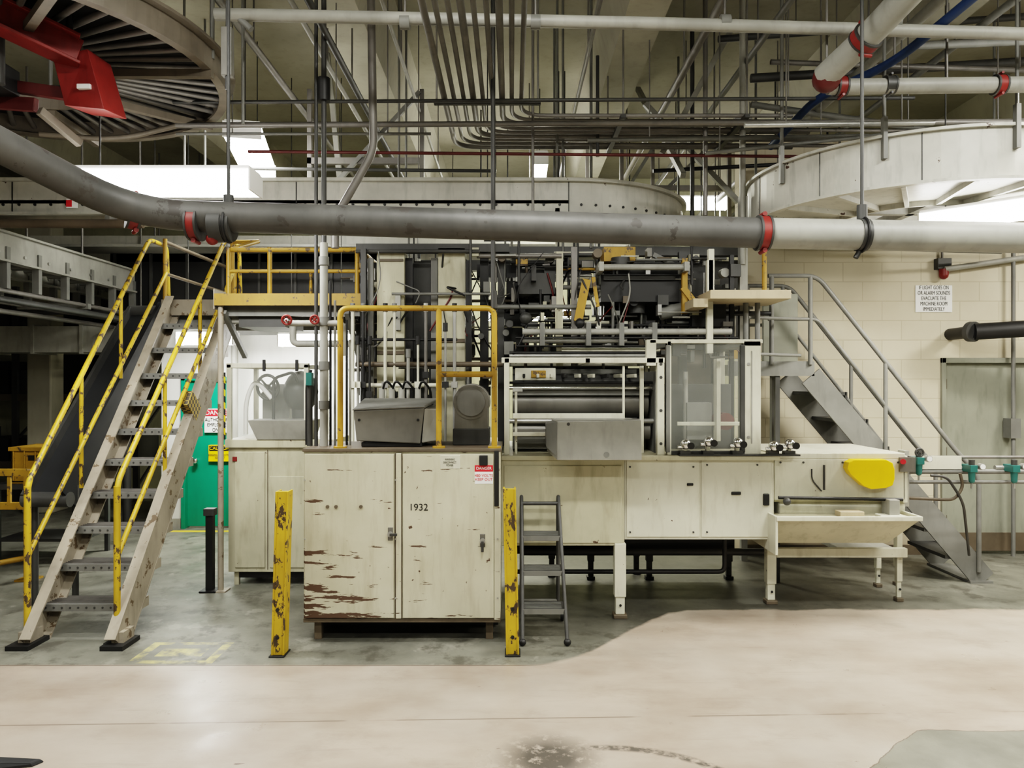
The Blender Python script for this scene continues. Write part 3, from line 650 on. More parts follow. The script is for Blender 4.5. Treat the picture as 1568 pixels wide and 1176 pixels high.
b=B('table_top_valves')
for px,py in((1050,680),(1085,676),(1130,678),(1185,683),(1210,680)):
    p=P(px,py,5.5); b.cyl((p.x,p.y+.03,1.21),(p.x,p.y+.03,p.z+.02),.02,'chrome'); b.sph((p.x,p.y,p.z),.04,'chrome'); b.cyl((p.x-.06,p.y,p.z-.02),(p.x+.06,p.y,p.z-.02),.014,'chrome'); b.cyl((p.x+.03,p.y-.045,p.z-.01),(p.x+.03,p.y+.0,p.z-.01),.026,'black'); b.box(p.x-.04,p.x+.04,p.y,p.y+.06,1.215,1.25,'dgray')
b.box(X(1040,5.5),X(1225,5.5),5.49,5.57,1.213,1.225,'dgray')
b.done()
b=B('compressed_air_line'); D=5.75
b.tube([(X(1390,D),D,Z(700,D)),(5.3,D,Z(700,D))],.012,'galv'); b.tube([(X(1390,D),D,Z(722,D)),(5.3,D,Z(722,D))],.02,'gray'); b.tube([(X(1386,D),D,Z(738,D)),(5.3,D,Z(738,D))],.015,'gray')
b.box(X(1403,D),X(1470,D),D-.02,D+.02,Z(718,D),Z(698,D),'white')
b.tube([P(1380,762,5.7),P(1440,765,5.7),P(1462,765,5.7),P(1475,745,5.7),P(1470,725,5.7)],.012,'brown',.08)
b.tube([P(1425,728,5.7),P(1450,730,5.68),P(1475,768,5.68),P(1484,850,6.0)],.01,'dgray',.1)
b.box(5.26,5.34,D-.04,D+.04,0,1.25,'lgray'); b.box(X(1383,5.7),X(1390,5.7),5.68,5.78,Z(775,5.7),Z(690,5.7),'lgray')
b.cyl(P(1383,707,5.52),P(1383,707,5.62),.02,'signr'); b.wheel(P(1408,693,5.65),(0,1,0),.03,'dgray')
b.box(X(1376,5.6),X(1400,5.6),5.58,5.68,Z(722,5.6),Z(700,5.6),'hous')
b.done()
for px,py in((1407,706),(1488,718),(1553,718)):
    D=5.66; p=P(px,py,D); b=B('air_regulator')
    b.box(p.x-.028,p.x+.028,D-.03,D+.09,p.z-.025,p.z+.03,'teal'); b.cyl((p.x,D,p.z+.03),(p.x,D,p.z+.07),.022,'dgray'); b.cyl((p.x,D,p.z-.025),(p.x,D,p.z-.09),.026,'teal',16,.022); b.sph((p.x,D,p.z-.09),.022,'teal'); b.cyl((p.x+.06,D-.04,p.z+.02),(p.x+.06,D,p.z+.02),.025,'steel'); b.cyl((p.x+.06,D-.043,p.z+.02),(p.x+.06,D-.039,p.z+.02),.02,'signw')
    b.cyl((p.x,D,p.z-.11),(p.x,D,p.z-.15),.008,'steel'); b.cyl((p.x-.09,D+.09,p.z+.0),(p.x+.09,D+.09,p.z+.0),.018,'steel'); b.done(.003)

# ------------------------------------------------------------------ tower mechanism
b=B('filling_machine_tower')
zb=1.22
def col(a,c,py,D,dep,k,z0=zb): b.box(X(a,D),X(c,D),D,D+dep,z0,Z(py,D),k)
col(577,619,385,6.2,.25,'cream'); col(671,712,380,6.2,.25,'cream'); col(632,660,400,6.35,.2,'dgray'); col(621,632,395,6.25,.05,'black'); col(660,670,395,6.25,.05,'gray')
col(552,560,380,6.1,.05,'dgray'); col(563,571,395,6.15,.05,'gray'); col(713,722,400,6.15,.05,'black')
col(735,748,380,6.3,.06,'black'); col(762,772,375,6.3,.06,'dgray'); col(852,862,385,6.2,.06,'cream',1.9); col(875,884,378,6.2,.06,'galv',1.9)
col(1040,1052,385,6.4,.06,'dgray'); col(1083,1092,398,6.0,.05,'white',2.0); col(1133,1145,300,6.3,.06,'lgray'); col(1118,1124,390,6.2,.04,'black')
b.box(X(577,6.18),X(619,6.18),6.19,6.2,2.0,2.03,'brown'); b.box(X(671,6.18),X(712,6.18),6.19,6.2,2.1,2.13,'brown')
b.box(X(580,6.18),X(617,6.18),6.185,6.2,2.78,2.8,'brown'); b.box(X(605,6.15),X(613,6.15),6.15,6.2,2.2,2.5,'lgray')
b.box(X(545,6.2),X(780,6.2),6.2,6.3,2.86,2.93,'dgray'); b.box(X(780,6.6),X(1145,6.6),6.6,6.7,2.9,2.98,'dgray'); b.box(X(545,7.2),X(1145,7.2),7.2,7.3,2.86,2.96,'dgray')
b.box(X(925,6.7),X(1060,6.7),6.7,7.15,Z(490,6.7),Z(405,6.7),'black'); b.box(X(775,6.8),X(850,6.8),6.8,7.1,Z(480,6.8),Z(430,6.8),'black'); b.box(X(730,6.9),X(905,6.9),6.9,7.2,Z(425,6.9),Z(405,6.9),'black')
b.box(X(760,6.8),X(800,6.8),6.8,7.2,Z(560,6.8),Z(455,6.8),'dgray')
b.box(X(860,6.9),X(1120,6.9),6.9,7.2,Z(550,6.9),Z(500,6.9),'black'); b.box(X(560,7.0),X(700,7.0),7.0,7.2,1.5,2.8,'black'); b.box(X(800,7.0),X(1000,7.0),7.0,7.1,1.3,1.9,'dgray')
b.box(X(1060,6.8),X(1140,6.8),6.8,7.1,Z(540,6.8),Z(400,6.8),'dgray'); b.box(X(545,6.7),X(575,6.7),6.7,7.0,Z(560,6.7),Z(420,6.7),'dgray')
# solid dark housings on the upper deck
b.box(X(920,6.25),X(1040,6.25),6.25,6.6,Z(462,6.25),Z(420,6.25),'black'); b.box(X(925,6.2),X(1035,6.2),6.22,6.25,Z(428,6.2),Z(422,6.2),'dgray'); b.box(X(795,6.3),X(850,6.3),6.3,6.6,Z(450,6.3),Z(418,6.3),'dgray'); b.box(X(1060,6.2),X(1112,6.2),6.2,6.5,Z(500,6.2),Z(455,6.2),'black')
b.cyl(P(945,415,6.4),P(1050,412,6.4),.06,'dgray',18)
b.beam(P(800,500,6.5),P(860,440,6.5),.04,.05,'black'); b.beam(P(860,500,6.5),P(790,440,6.6),.04,.05,'black'); b.beam(P(1000,390,6.5),P(1060,420,6.5),.04,.04,'gray')
b.box(X(925,6.3),X(973,6.3),6.3,6.6,Z(400,6.3),Z(378,6.3),'yellow'); b.cyl(P(950,395,6.3),P(950,412,6.3),.08,'dgray')
b.beam(P(898,428,6.15),P(885,492,6.15),.04,.07,'yellow'); b.beam(P(908,425,6.2),P(915,470,6.2),.03,.05,'yellow'); b.box(X(1045,6.15),X(1053,6.15),6.15,6.2,Z(480,6.15),Z(395,6.15),'yellow')
b.box(X(790,6.2),X(808,6.2),6.2,6.3,Z(404,6.2),Z(397,6.2),'yellow'); b.beam(P(1045,440,6.15),P(1062,462,6.15),.04,.05,'yellow')
for (a,c,py,D,r,k) in ((915,1056,409,6.1,.025,'lgray'),(800,1120,508,6.05,.026,'lgray'),(800,960,522,6.1,.018,'steel'),(860,1010,536,6.1,.02,'white'),(780,1000,545,6.1,.018,'steel'),(730,860,392,6.2,.02,'galv'),(560,700,590,6.05,.018,'white'),(545,770,558,6.05,.022,'brown'),(545,735,385,6.15,.016,'dgray'),(800,1120,498,6.3,.012,'black'),(760,905,470,6.2,.02,'gray'),(860,930,440,6.3,.02,'gray'),(1050,1180,480,6.3,.02,'black'),(790,1130,517,6.05,.008,'black'),(790,1000,530,6.05,.008,'black'),(780,1010,540,6.0,.01,'black'),(600,760,450,6.15,.012,'gray'),(550,700,520,6.1,.012,'black')):
    b.cyl(P(a,py,D),P(c,py,D),r,k)
for px in(900,950,1000,830): b.box(X(px,6.1)-.02,X(px,6.1)+.02,6.02,6.2,Z(530,6.1),Z(495,6.1),'gray')
for px in(920,1050): b.box(X(px,6.1)-.02,X(px,6.1)+.02,6.05,6.3,Z(416,6.1),Z(402,6.1),'lgray')
b.sph(P(888,495,6.05),.04,'black'); b.sph(P(805,487,6.05),.05,'dgray')
b.cyl(P(975,480,6.4),P(975,440,6.4),.07,'dgray'); b.cyl(P(1010,480,6.3),P(1060,470,6.3),.06,'gray')
for i,px in enumerate((540,548,556,566,590,604,625,640,652,682,696)):
    D=6.0+.02*(i%3); top=rng.choice([470,500,520,540]); 
    b.cyl((X(px,D),D,zb),(X(px,D),D,Z(top,D)),.010 if i%2 else .014,rng.choice(['white','steel','lgray','galv','black'])); p=P(px,top,D); b.cyl((p.x,p.y,p.z-.04),(p.x,p.y,p.z+.03),.02,rng.choice(['steel','black','gray']))
    q=P(px,rng.choice([575,590,605]),D); b.box(q.x-.025,q.x+.025,q.y-.03,q.y+.03,q.z-.02,q.z+.03,rng.choice(['white','black','steel']))
for px in(585,600,615,640):
    p=P(px,600,5.9); b.cyl((p.x,p.y,1.25),(p.x,p.y,p.z+.03),.025,'lgray'); b.tube([(p.x,p.y,p.z),(p.x+.04,p.y-.06,p.z+.1),(p.x+.1,p.y,p.z+.02),(p.x+.1,p.y+.2,1.5)],.009,'black',.05)
for i in range(50):
    a=P(rng.uniform(550,1110),rng.uniform(385,520),rng.uniform(6.05,6.6)); c=P(rng.uniform(-40,40)+784+(a.x*F/6.3),rng.uniform(440,590 if a.x<0 else 550),rng.uniform(6.1,6.6))
    mid=(a+c)/2+Vector((rng.uniform(-.15,.15),-.08,rng.uniform(-.12,.1))); b.tube([a,mid,c],rng.choice([.005,.006,.009]),rng.choice(['black','black','dred','lgray','dgray','gray']),.2,6)
ks=['black','black','dgray','dgray','gray','gray','steel','lgray','white','cream','brown','hous','galv','lgray']
for i in range(470):
    px=rng.uniform(545,1130); py=rng.uniform(385,600 if px<765 else 548); D=rng.uniform(6.47 if (570<px<720 and py<560) else 6.12,7.1); p=P(px,py,D); t=rng.random(); k=rng.choice(ks)
    if rng.random()<.03: k='yellow'
    if t<.4:
        w,h,dd=rng.uniform(.01,.05),rng.uniform(.015,.07),rng.uniform(.03,.12); b.box(p.x-w,p.x+w,p.y,p.y+dd,p.z-h,p.z+h,k)
    elif t<.62:
        l=rng.uniform(.05,.28); b.cyl(p-Vector((l,0,0)),p+Vector((l,0,0)),rng.uniform(.005,.015),k,8)
    elif t<.9:
        l=rng.uniform(.08,.3); b.cyl(p-Vector((0,0,l)),p+Vector((0,0,l)),rng.uniform(.005,.015),k,8)
    else: b.cyl(p,p+Vector((0,.1,0)),rng.uniform(.02,.05),k,14)
b.done()

# ------------------------------------------------------------------ right platform and stairs
b=B('access_stair_with_landing')
xs0,xe=2.66,4.14; zt=1.92; ya,yb=6.5,7.12
b.box(1.9,xs0,ya,7.4,zt-.09,zt,'gray'); b.box(1.9,xs0,ya-.01,ya,zt-.1,zt+.03,'gray')
for x in(2.3,2.6): b.box(x-.03,x+.03,7.3,7.36,0,zt-.05,'gray')
b.box(2.32,2.36,ya,ya+.04,0,zt-.05,'dgray')
for y in(ya,yb):
    b.beam((xs0-.03,y,zt-.1),(xe+.02,y,.02),.02,.2,'gray')
b.box(xe-.12,xe+.08,ya-.03,yb+.03,0,.02,'gray')
for i in range(1,8):
    z=zt-i*.24; x=xs0+(xe-xs0)*(i*.24)/zt; b.box(x-.14,x+.1,ya,yb,z-.03,z,'dgray'); b.box(x+.09,x+.11,ya,yb,z-.06,z+.0,'dgray')
for y in(ya-.02,yb+.02):
    b.tube([(2.25,y,2.70),(xs0+.02,y,2.70),(3.90,y,1.16),(4.1,y,.95),(4.1,y,.1)],.02,'gray',.1)
    b.tube([(2.25,y,2.32),(xs0+.02,y,2.32),(3.72,y,1.0)],.016,'gray',.06)
    for x in(2.28,xs0-.04): b.cyl((x,y,zt),(x,y,2.7),.02,'gray')
    b.cyl((3.28,y,1.12),(3.28,y,1.93),.018,'gray')
b.done()
b=B('tan_shelf_board'); D=5.85
b.box(X(1085,D),X(1208,D),5.8,6.35,2.42,2.49,'tan'); b.box(X(1062,D),X(1085,D),5.86,6.3,2.36,2.43,'tan')
b.cyl((X(1187,D),6.1,2.49),(X(1187,D),6.1,Z(385,6.1)),.02,'yellow'); b.box(X(1085,6.0),X(1094,6.0),6.0,6.05,2.49,2.85,'white')
for px in(1142,1160): b.cyl((X(px,6.1),6.1,1.22),(X(px,6.1),6.1,2.42),.022,'gray'); 
b.tube([(X(1145,6.1),6.1,2.0),(X(1230,6.4),6.47,2.0)],.015,'gray'); b.tube([(X(1145,6.1),6.1,2.3),(X(1230,6.4),6.47,2.32)],.015,'gray')
b.box(X(1172,6.9),X(1225,6.9),6.95,7.0,1.95,2.6,'doorgray')
b.done(.004)
b=B('evacuation_sign'); b.pbox(1402,1458,437,478,WB-.01,.01,'signw'); s=b.done()
text(s,'evacuation_lettering','IF LIGHT GOES ON\nOR ALARM SOUNDS\nEVACUATE THE\nMACHINE ROOM\nIMMEDIATELY',(X(1430,WB-.012),WB-.012,Z(457,WB-.012)),.055,'signk',sx=.66)
b=B('red_strobe_light'); p=P(1440,406,WB); b.box(p.x-.07,p.x+.07,WB-.08,WB,p.z-.05,p.z+.06,'dgray'); b.cyl((p.x,WB-.06,p.z-.05),(p.x,WB-.06,p.z-.11),.045,'red'); b.sph((p.x,WB-.06,p.z-.11),.045,'red'); b.tube([(p.x,WB-.03,p.z+.06),(p.x,WB-.03,4.2)],.012,'galv'); b.done(.004)
b=B('wall_conduit'); b.tube([(X(1562,7.4),7.5,3.3),(X(1562,7.4),7.5,0)],.02,'gray'); b.tube([(X(1455,7.4),7.5,Z(410,7.4)),(6.2,7.5,Z(370,7.4))],.03,'lgray')
b.box(X(1562,7.4)-.05,X(1562,7.4)+.05,7.46,7.58,1.2,1.4,'gray'); b.done()
b=B('black_wall_pipe'); b.cyl(P(1492,508,7.2),(6.5,6.6,Z(490,7.0)),.08,'black',20); b.cyl(P(1485,508,7.25),P(1492,508,7.2),.1,'dgray',20); b.cyl(P(1490,508,7.2),(X(1490,7.2),WB,Z(508,7.2)),.06,'black',16); b.done()

# ------------------------------------------------------------------ overhead
def hang(b,x,y,z,k='galv',r=.008):
    top=CE-.01
    for bx in BX:
        if abs(x-bx)<.30: top=CE-.56
    if top>z+.02: b.cyl((x,y,z),(x,y,top),r,k,6)
b=B('main_sprinkler_pipe')
pL=P(205,328,4.2); pR=P(1660,366,4.2); pm=P(1170,357,4.2); pz=P(0,222,3.6); pzz=P(-250,95,2.9)
b.tube([pzz,pz,pL,pm],.086,'pipe',.35,20); b.tube([pm,pR],.086,'lgray',.1,20)
dx=(pR-pL).normalized()
for px,py in((300,342),(1168,357)): b.coupling(P(px,py,4.2),dx,.086)
b.coupling(P(207,326,4.18),(pL-pz)+dx*.5,.086); 
b.cyl(P(325,345,4.2),P(345,345,4.2),.098,'dgray',20); b.sph(P(325,366,4.18),.035,'red')
for px,py in((350,345),(1320,360)):
    p=P(px,py,4.2); b.torus(p,dx,.096,.008,'black'); b.cyl(p-dx*.025,p+dx*.025,.092,'dgray',20); b.cyl(p+Vector((0,0,.09)),p+Vector((0,0,.17)),.03,'dgray',8); hang(b,p.x,p.y,p.z+.09,'dgray',.01)
b.tube([P(1322,375,4.2),P(1310,395,4.2)],.015,'dgray')
b.done()
b=B('upper_sprinkler_pipe')
b.tube([P(330,22,4.6),P(1000,36,4.6),P(1640,54,4.6)],.038,'lgray',.2,16)
for px in(620,820,1110,1370): p=P(px,34,4.6); b.cyl(p-Vector((.03,0,0)),p+Vector((.03,0,0)),.045,'gray'); hang(b,p.x,p.y,p.z)
b.tube([P(360,22,4.6),P(385,45,4.6)],.02,'gray'); b.done()
b=B('red_flanged_pipe')
pa=P(1700,128,4.75);pb_=P(1268,133,4.75);pc=P(1420,-40,4.0)
b.tube([pa,pb_],.05,'lgray',.1,18); b.tube([P(1262,118,4.7),P(1330,55,4.4),pc],.08,'lgray',.1,18)
b.sph(P(1266,120,4.7),.09,'dred'); b.coupling(P(1325,60,4.42),(pc-pb_),.08,'red'); b.coupling(P(1530,130,4.75),(1,0,0),.055,'red'); b.coupling(P(1288,132,4.75),(1,0,0),.055,'red'); b.coupling(P(1362,130,4.75),(1,0,0),.05,'dgray')
hang(b,P(1450,130,4.75).x,4.75,Z(130,4.75)); hang(b,P(1266,120,4.7).x,4.7,Z(120,4.7)); b.done()
b=B('blue_water_pipe'); b.tube([P(1180,225,6.4),P(1250,150,5.6),P(1370,95,5.0),P(1510,-20,4.3)],.03,'blue',.2,12); hang(b,P(1370,95,5).x,5.0,Z(95,5)); b.done()
b=B('electrical_conduit_bundle')
for i in range(9):
    x=-.52+i*.074; ty=6.85-i*.10; r=.017 if i%3 else .023
    xe=[2.6,4.5,2.9,5.5,2.6,5.5,3.4,5.8,2.3][i]
    b.tube([(x,-2,3.95),(x,ty,3.95),(xe,ty,3.95-(i%2)*.03)],r,'galv',.22)
for y in(1.5,3.5,5.68): b.box(-.6,.22,y-.02,y+.02,3.9,3.93,'dgray'); hang(b,-.58,y,3.9); hang(b,.2,y,3.9)
for x in(.9,1.9): b.box(x-.02,x+.02,5.95,6.95,3.9,3.93,'dgray'); hang(b,x,5.97,3.9); hang(b,x,6.93,3.9)
b.done()
b=B('overhead_piping')
def hp(a,ya_,c,yc,D,r,k,Dc=None):
    p=P(a,ya_,D);q=P(c,yc,Dc or D); b.cyl(p,q,r,k,10)
    for t in(.22,.83): m_=p.lerp(q,t); hang(b,m_.x,m_.y,m_.z,'galv',.006)
hp(265,157,1400,150,5.6,.014,'dgray'); hp(270,192,1620,186,5.75,.022,'galv'); hp(380,232,1250,240,6.1,.013,'dred'); hp(270,205,660,205,5.9,.012,'gray')
hp(1080,235,1620,178,6.0,.016,'gray'); hp(900,215,1330,208,6.2,.018,'gray'); hp(1140,192,1430,188,5.5,.02,'steel')
hp(1400,70,1640,60,5.6,.03,'gray'); hp(1180,95,1640,110,6.3,.022,'galv'); hp(1150,160,1640,230,7.0,.03,'gray')
hp(60,255,760,262,6.9,.016,'dgray'); hp(1000,262,1230,250,7.4,.02,'black'); hp(1150,120,1640,90,6.8,.04,'dgray'); hp(1100,60,1640,20,6.6,.03,'dgray')
for x,z,r,k in((1.4,4.3,.03,'galv'),(2.0,4.5,.025,'gray'),(-1.3,4.2,.025,'dgray'),(-2.1,4.5,.03,'galv'),(2.9,4.35,.04,'lgray'),(3.6,4.5,.03,'gray'),(.62,4.45,.018,'galv'),(-1.5,4.35,.02,'lgray'),(-.9,4.4,.015,'lgray')):
    b.cyl((x,2.5,z),(x,12.3,z),r,k); hang(b,x,6,z); hang(b,x,9,z)
for px,pt,pb2,D,r,k in ((755,-60,470,5.3,.017,'dgray'),(816,150,330,5.9,.012,'galv'),(1080,235,330,6.3,.02,'galv'),(1137,170,405,6.3,.025,'lgray'),(905,235,380,6.6,.014,'gray'),(862,235,400,6.6,.012,'gray'),(1060,240,400,7.0,.02,'dgray'),(372,40,190,5.0,.012,'gray'),(915,120,240,6.5,.015,'dgray')):
    x=X(px,D); hang(b,x,D,Z(pb2,D),k,r)
b.tube([(X(568,5.5),5.5,CE-.56),P(572,232,5.5),P(513,335,5.5),P(513,380,5.5)],.03,'galv',.1)
b.box(X(1125,6.3),X(1150,6.3),6.27,6.35,Z(200,6.3),Z(180,6.3),'gray')
for i in range(18):
    x=rng.uniform(-.5,4.2); y=rng.uniform(6.9,11.5); z=rng.uniform(3.0,4.2); hang(b,x,y,z,rng.choice(['dgray','galv','black']),rng.uniform(.006,.012)); b.box(x-rng.uniform(.02,.3),x+rng.uniform(.02,.3),y-.02,y+.02,z-.04,z+.01,rng.choice(['dgray','galv','gray']))
b.done()
b=B('overhead_hanger_frame')
for x0_,x1_,y,z in((-2.0,-.9,7.2,3.9),(1.2,2.4,8.2,3.9),(.9,1.7,9,3.8)):
    b.box(x0_,x1_,y,y+.05,z,z+.06,'galv'); 
    for x in(x0_,x1_): b.box(x,x+.04,y,y+.05,z-.6,CE-.57,'galv')
    b.beam((x0_,y,z-.5),(x1_,y,CE-.6),.04,.04,'gray')
for a,c in(((1.35,7.5,CE-.6),(2.3,7.5,3.6)),((1.6,6.9,3.7),(1.45,8.5,CE-.05)),((-1.75,7.6,3.6),(-1.9,7.6,CE-.05)),((2.1,6.9,CE-.05),(1.4,6.9,3.9))): b.beam(a,c,.05,.05,'lgray')
b.done()

b=B('overhead_oval_conveyor'); z0,z1=3.24,3.56; yf=6.5
b.box(-6.4,.5,yf,yf+.02,z0,z1,'ring'); b.box(-6.4,.5,yf-.04,yf,z1-.03,z1,'ring'); b.box(-6.4,.5,yf-.04,yf,z0,z0+.02,'ring')
c=(.5,yf+1.26); b.ring(c,1.24,1.26,z0,z1,'ring',-90,90,40); b.ring(c,1.26,1.30,z1-.03,z1,'ring',-90,90,40); b.ring(c,1.26,1.30,z0,z0+.02,'ring',-90,90,40); b.ring(c,.78,1.24,z0+.1,z0+.13,'lgray',-90,90,40); b.ring(c,.76,.78,z0,z1-.05,'ring',-90,90,40)
b.box(-6.4,.5,yf+2.5,yf+2.52,z0,z1,'ring'); b.box(-6.4,.5,yf,yf+.48,z0+.1,z0+.13,'lgray'); b.box(-6.4,.5,yf+.48,yf+.5,z0,z1-.05,'ring'); b.box(-6.4,.5,yf+2.04,yf+2.5,z0+.1,z0+.13,'lgray')
i=-6.3
while i<.5: b.cyl((i,yf-.008,z0+.09),(i,yf,z0+.09),.013,'black',8); i+=.14
for a in range(-85,60,6): t=math.radians(a); b.cyl((c[0]+1.26*math.cos(t),c[1]+1.26*math.sin(t),z0+.09),(c[0]+1.27*math.cos(t),c[1]+1.27*math.sin(t),z0+.09),.012,'black',8)
for x in(-4.4,-1.9,.5): b.box(x-.004,x+.004,yf-.006,yf,z0,z1,'black')
for x in(-5,-2.9,-1.0,.4):
    for y in(yf+.03,yf+.47): hang(b,x,y,z1-.05,'gray',.012)
    b.box(x-.02,x+.02,yf,yf+.5,z0+.02,z0+.06,'gray')
hang(b,c[0]+1.25,c[1],z1-.02,'gray',.012)
b.box(-3.9,-3.8,yf-.045,yf-.04,z0+.05,z0+.13,'signw'); b.box(-3.9,-3.85,yf-.047,yf-.04,z0+.06,z0+.12,'signr')
b.tube([(-6.4,yf-.1,z0-.1),(-3.2,yf-.1,z0-.1)],.04,'brown')
for x in(-5.5,-3.5): b.box(x-.02,x+.02,yf-.12,yf,z0-.1,z0+.02,'gray')
b.done()
b=B('overhead_circular_conveyor'); c=(3.34,6.2); z0,z1=3.11,3.48; R=1.3
b.ring(c,R-.02,R,z0,z1,'ring'); b.ring(c,R,R+.03,z1-.02,z1,'ring'); b.ring(c,R,R+.03,z0,z0+.02,'ring'); b.ring(c,R-.7,R-.02,z0+.04,z0+.06,'ring'); b.ring(c,R-.72,R-.7,z0,z1-.08,'ring')
for a in range(0,360,20):
    t=math.radians(a); b.beam((c[0]+(R-.7)*math.cos(t),c[1]+(R-.7)*math.sin(t),z0+.02),(c[0]+(R-.03)*math.cos(t),c[1]+(R-.03)*math.sin(t),z0+.02),.03,.04,'ring')
for a in (200,235,270,310,350,30,90,140):
    t=math.radians(a); hx,hy=c[0]+(R+.02)*math.cos(t),c[1]+(R+.02)*math.sin(t); b.box(hx-.015,hx+.015,hy-.02,hy+.02,z0+.2,z1+.12,'gray'); hang(b,hx,hy,z1,'gray',.012)
for a in range(5,365,30):
    t=math.radians(a); b.box(c[0]+(R+.001)*math.cos(t)-.003,c[0]+(R+.001)*math.cos(t)+.003,c[1]+(R+.001)*math.sin(t)-.003,c[1]+(R+.001)*math.sin(t)+.003,z0,z1,'dgray')
b.beam((c[0]-.6,c[1],z0+.1),(c[0]+.6,c[1],z0+.1),.06,.08,'lgray'); b.beam((c[0],c[1]-.6,z0+.1),(c[0],c[1]+.6,z0+.1),.06,.08,'lgray')
b.tube([(c[0]-1.15,c[1]-.3,z0-.05),(c[0]+.2,c[1]+.9,z0-.06),(c[0]+1.5,c[1]+1.1,z0-.06)],.015,'gray')
b.done()
b=B('overhead_roller_curve'); c=(-3.42,4.88); R=1.44; z=3.9
b.ring(c,R-.02,R,z-.08,z+.08,'rim'); b.ring(c,R,R+.05,z+.06,z+.08,'rim'); b.ring(c,.68,.7,z-.08,z+.08,'rim'); b.ring(c,R-.06,R-.02,z-.08,z-.06,'rim')
for a in range(0,360,6):
    t=math.radians(a); b.cyl((c[0]+.7*math.cos(t),c[1]+.7*math.sin(t),z),(c[0]+(R-.02)*math.cos(t),c[1]+(R-.02)*math.sin(t),z),.02,'galv',8)
b.ring(c,.68,R,z+.08,z+.10,'black')
for a in(0,45,95,140,200,260,315):
    t=math.radians(a); hang(b,c[0]+R*math.cos(t),c[1]+R*math.sin(t),z,'gray',.014); hang(b,c[0]+.69*math.cos(t),c[1]+.69*math.sin(t),z,'gray',.014)
    b.beam((c[0]+.7*math.cos(t),c[1]+.7*math.sin(t),z-.1),(c[0]+R*math.cos(t),c[1]+R*math.sin(t),z-.1),.05,.05,'rim')
b.tube([P(60,205,5.5),P(180,215,5.7),P(280,190,5.9)],.02,'rim',.2)
b.done()
b=B('red_trolley_frame')
b.beam((-3.9,3.5,4.2),(-2.58,4.4,3.72),.05,.16,'red'); b.beam((-3.9,3.5,4.28),(-2.58,4.4,3.80),.16,.02,'red'); b.beam((-3.9,3.5,4.12),(-2.58,4.4,3.64),.16,.02,'red')
b.hull8([(-2.68,4.42,3.42),(-2.42,4.38,3.38),(-2.40,4.6,3.40),(-2.64,4.64,3.44),(-2.74,4.40,3.70),(-2.52,4.38,3.74),(-2.50,4.6,3.74),(-2.72,4.64,3.7)],'red')
b.beam((-2.85,4.45,3.40),(-2.75,4.7,3.28),.04,.05,'rim'); b.beam((-3.3,4.5,3.6),(-2.6,4.5,3.5),.05,.07,'dred'); b.beam((-3.8,4.6,3.55),(-2.9,4.5,3.45),.04,.08,'dred')
hang(b,-2.62,4.37,3.75,'black',.02); hang(b,-3.4,3.84,4.02,'black',.02); b.cyl((-3.0,4.3,3.5),(-3.0,4.3,3.9),.04,'dgray'); b.box(-3.2,-3.0,4.3,4.5,3.5,3.65,'black')
b.box(-2.58,-2.50,4.37,4.40,3.5,3.53,'signw')
b.done(.004)
b=B('hanging_pendant_control'); D=4.3; b.box(X(338,D),X(354,D),D,D+.05,Z(115,D),Z(40,D),'hous'); b.cyl((X(346,D),D+.02,Z(42,D)),(X(346,D),D+.02,CE-.56),.01,'dgray',8); b.cyl((X(346,D),D+.02,Z(135,D)),(X(346,D),D+.02,Z(115,D)),.012,'dgray'); b.done(.004)

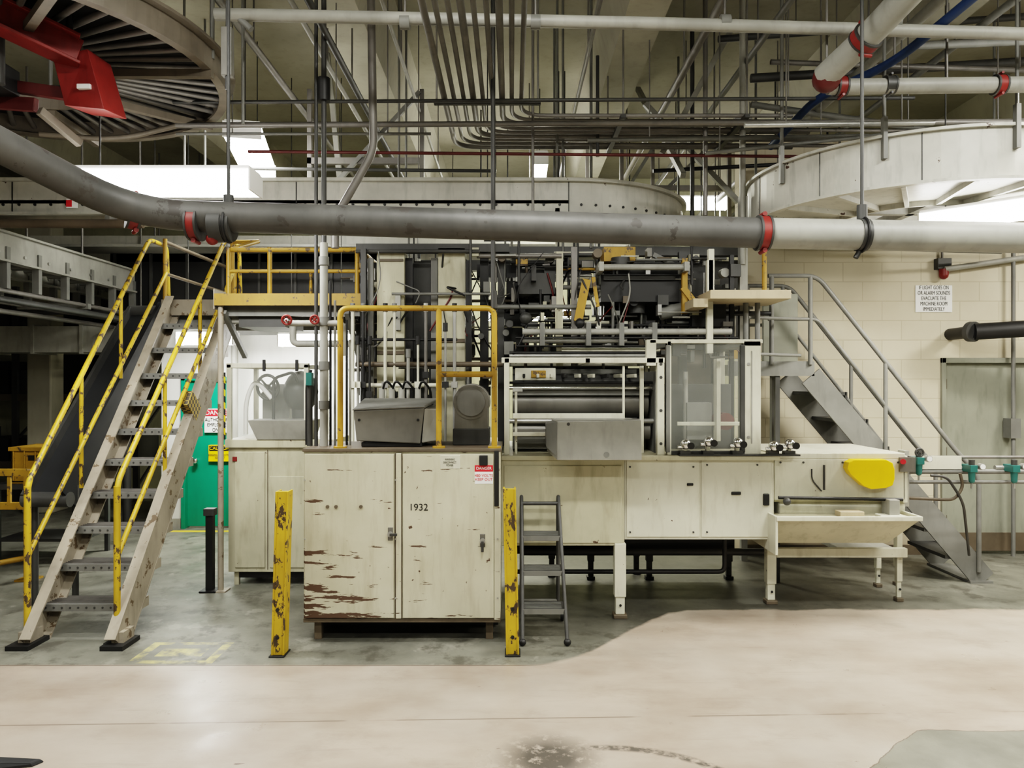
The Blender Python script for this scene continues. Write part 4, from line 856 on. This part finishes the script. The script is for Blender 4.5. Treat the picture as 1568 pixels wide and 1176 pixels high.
# ------------------------------------------------------------------ light fixtures
def fixture(p0,p1,w,z,power,col=(1,.96,.9)):
    p0=Vector((p0[0],p0[1],z));p1=Vector((p1[0],p1[1],z))
    b=B('fluorescent_light_fixture'); up=Vector((0,0,1))
    b.beam(p0+up*.115,p1+up*.115,w*.9,.025,'signw'); b.beam(p0+up*.04,p1+up*.04,w*.94,.125,'lamp')
    d=(p1-p0).normalized()
    for q,s in((p0,-1),(p1,1)): b.beam(q+up*.04,q+d*s*.012+up*.04,w,.14,'signw')
    for t in(.15,.85): m_=p0.lerp(p1,t); hang(b,m_.x,m_.y,z+.12,'dgray',.006)
    o=b.done()
    l=bpy.data.lights.new('fluorescent_lamp','AREA'); l.shape='RECTANGLE'; l.size=(p1-p0).length; l.size_y=w*.9; l.energy=power; l.color=col
    lo=bpy.data.objects.new('fluorescent_lamp',l); bpy.context.scene.collection.objects.link(lo); lo.location=(p0+p1)/2-up*.03
    lo.rotation_euler=(0,0,math.atan2(d.y,d.x)); lo.parent=o
WARM=(1,.94,.84); NEU=(.99,.985,.93); GRN=(1,.98,.76)
fixture((-2.87,4.82),(-1.68,4.82),.24,3.02,26,(1,.99,.96))
fixture((-2.33,6.37),(-2.6,7.6),.32,3.9,26,NEU)
fixture((.32,8.3),(.34,10.3),.18,4.25,60,GRN)
fixture((3.2,5.75),(3.95,5.0),.18,2.96,32,WARM)
fixture((3.42,4.75),(4.6,4.75),.24,3.74,32,WARM)
fixture((-3.6,8.0),(-3.0,8.0),.2,2.2,30,NEU)
fixture((-.4,9.6),(.8,9.6),.2,2.6,30,GRN)
fixture((-2.6,8.3),(-1.8,8.3),.2,2.2,14,NEU)
for x,p in((-3.4,36),(0.0,70),(3.4,72)):
    fixture((x-.6,2.6),(x+.6,2.6),.3,4.4,p,NEU)
    fixture((x-.6,-.6),(x+.6,-.6),.3,4.4,p*.8,NEU)
fixture((5.9,5.2),(6.9,5.2),.3,3.9,70,WARM)
fixture((-1.0,10.8),(-.1,10.8),.3,4.3,36,GRN); fixture((2.2,10.6),(3.1,10.6),.3,4.3,36,GRN)

b=B('rubber_scrap'); b.hull8([(-2.5,3.3,0),(-2.19,3.37,0),(-2.16,3.42,0),(-2.5,3.42,0),(-2.48,3.34,.04),(-2.2,3.37,.02),(-2.18,3.41,.02),(-2.48,3.4,.04)],'rubber'); b.done(.006)

# world + camera
w=bpy.data.worlds.new('world'); bpy.context.scene.world=w; w.use_nodes=True
w.node_tree.nodes['Background'].inputs[0].default_value=(1,.97,.9,1); w.node_tree.nodes['Background'].inputs[1].default_value=.05
cam=bpy.data.cameras.new('camera'); co=bpy.data.objects.new('camera',cam); bpy.context.scene.collection.objects.link(co)
co.location=(0,0,H); co.rotation_euler=(math.radians(90),0,0); cam.sensor_width=36; cam.lens=36*F/1568; cam.clip_start=.05
bpy.context.scene.camera=co
sc=bpy.context.scene; sc.view_settings.view_transform='Filmic'; sc.view_settings.look='High Contrast'; sc.view_settings.exposure=.72
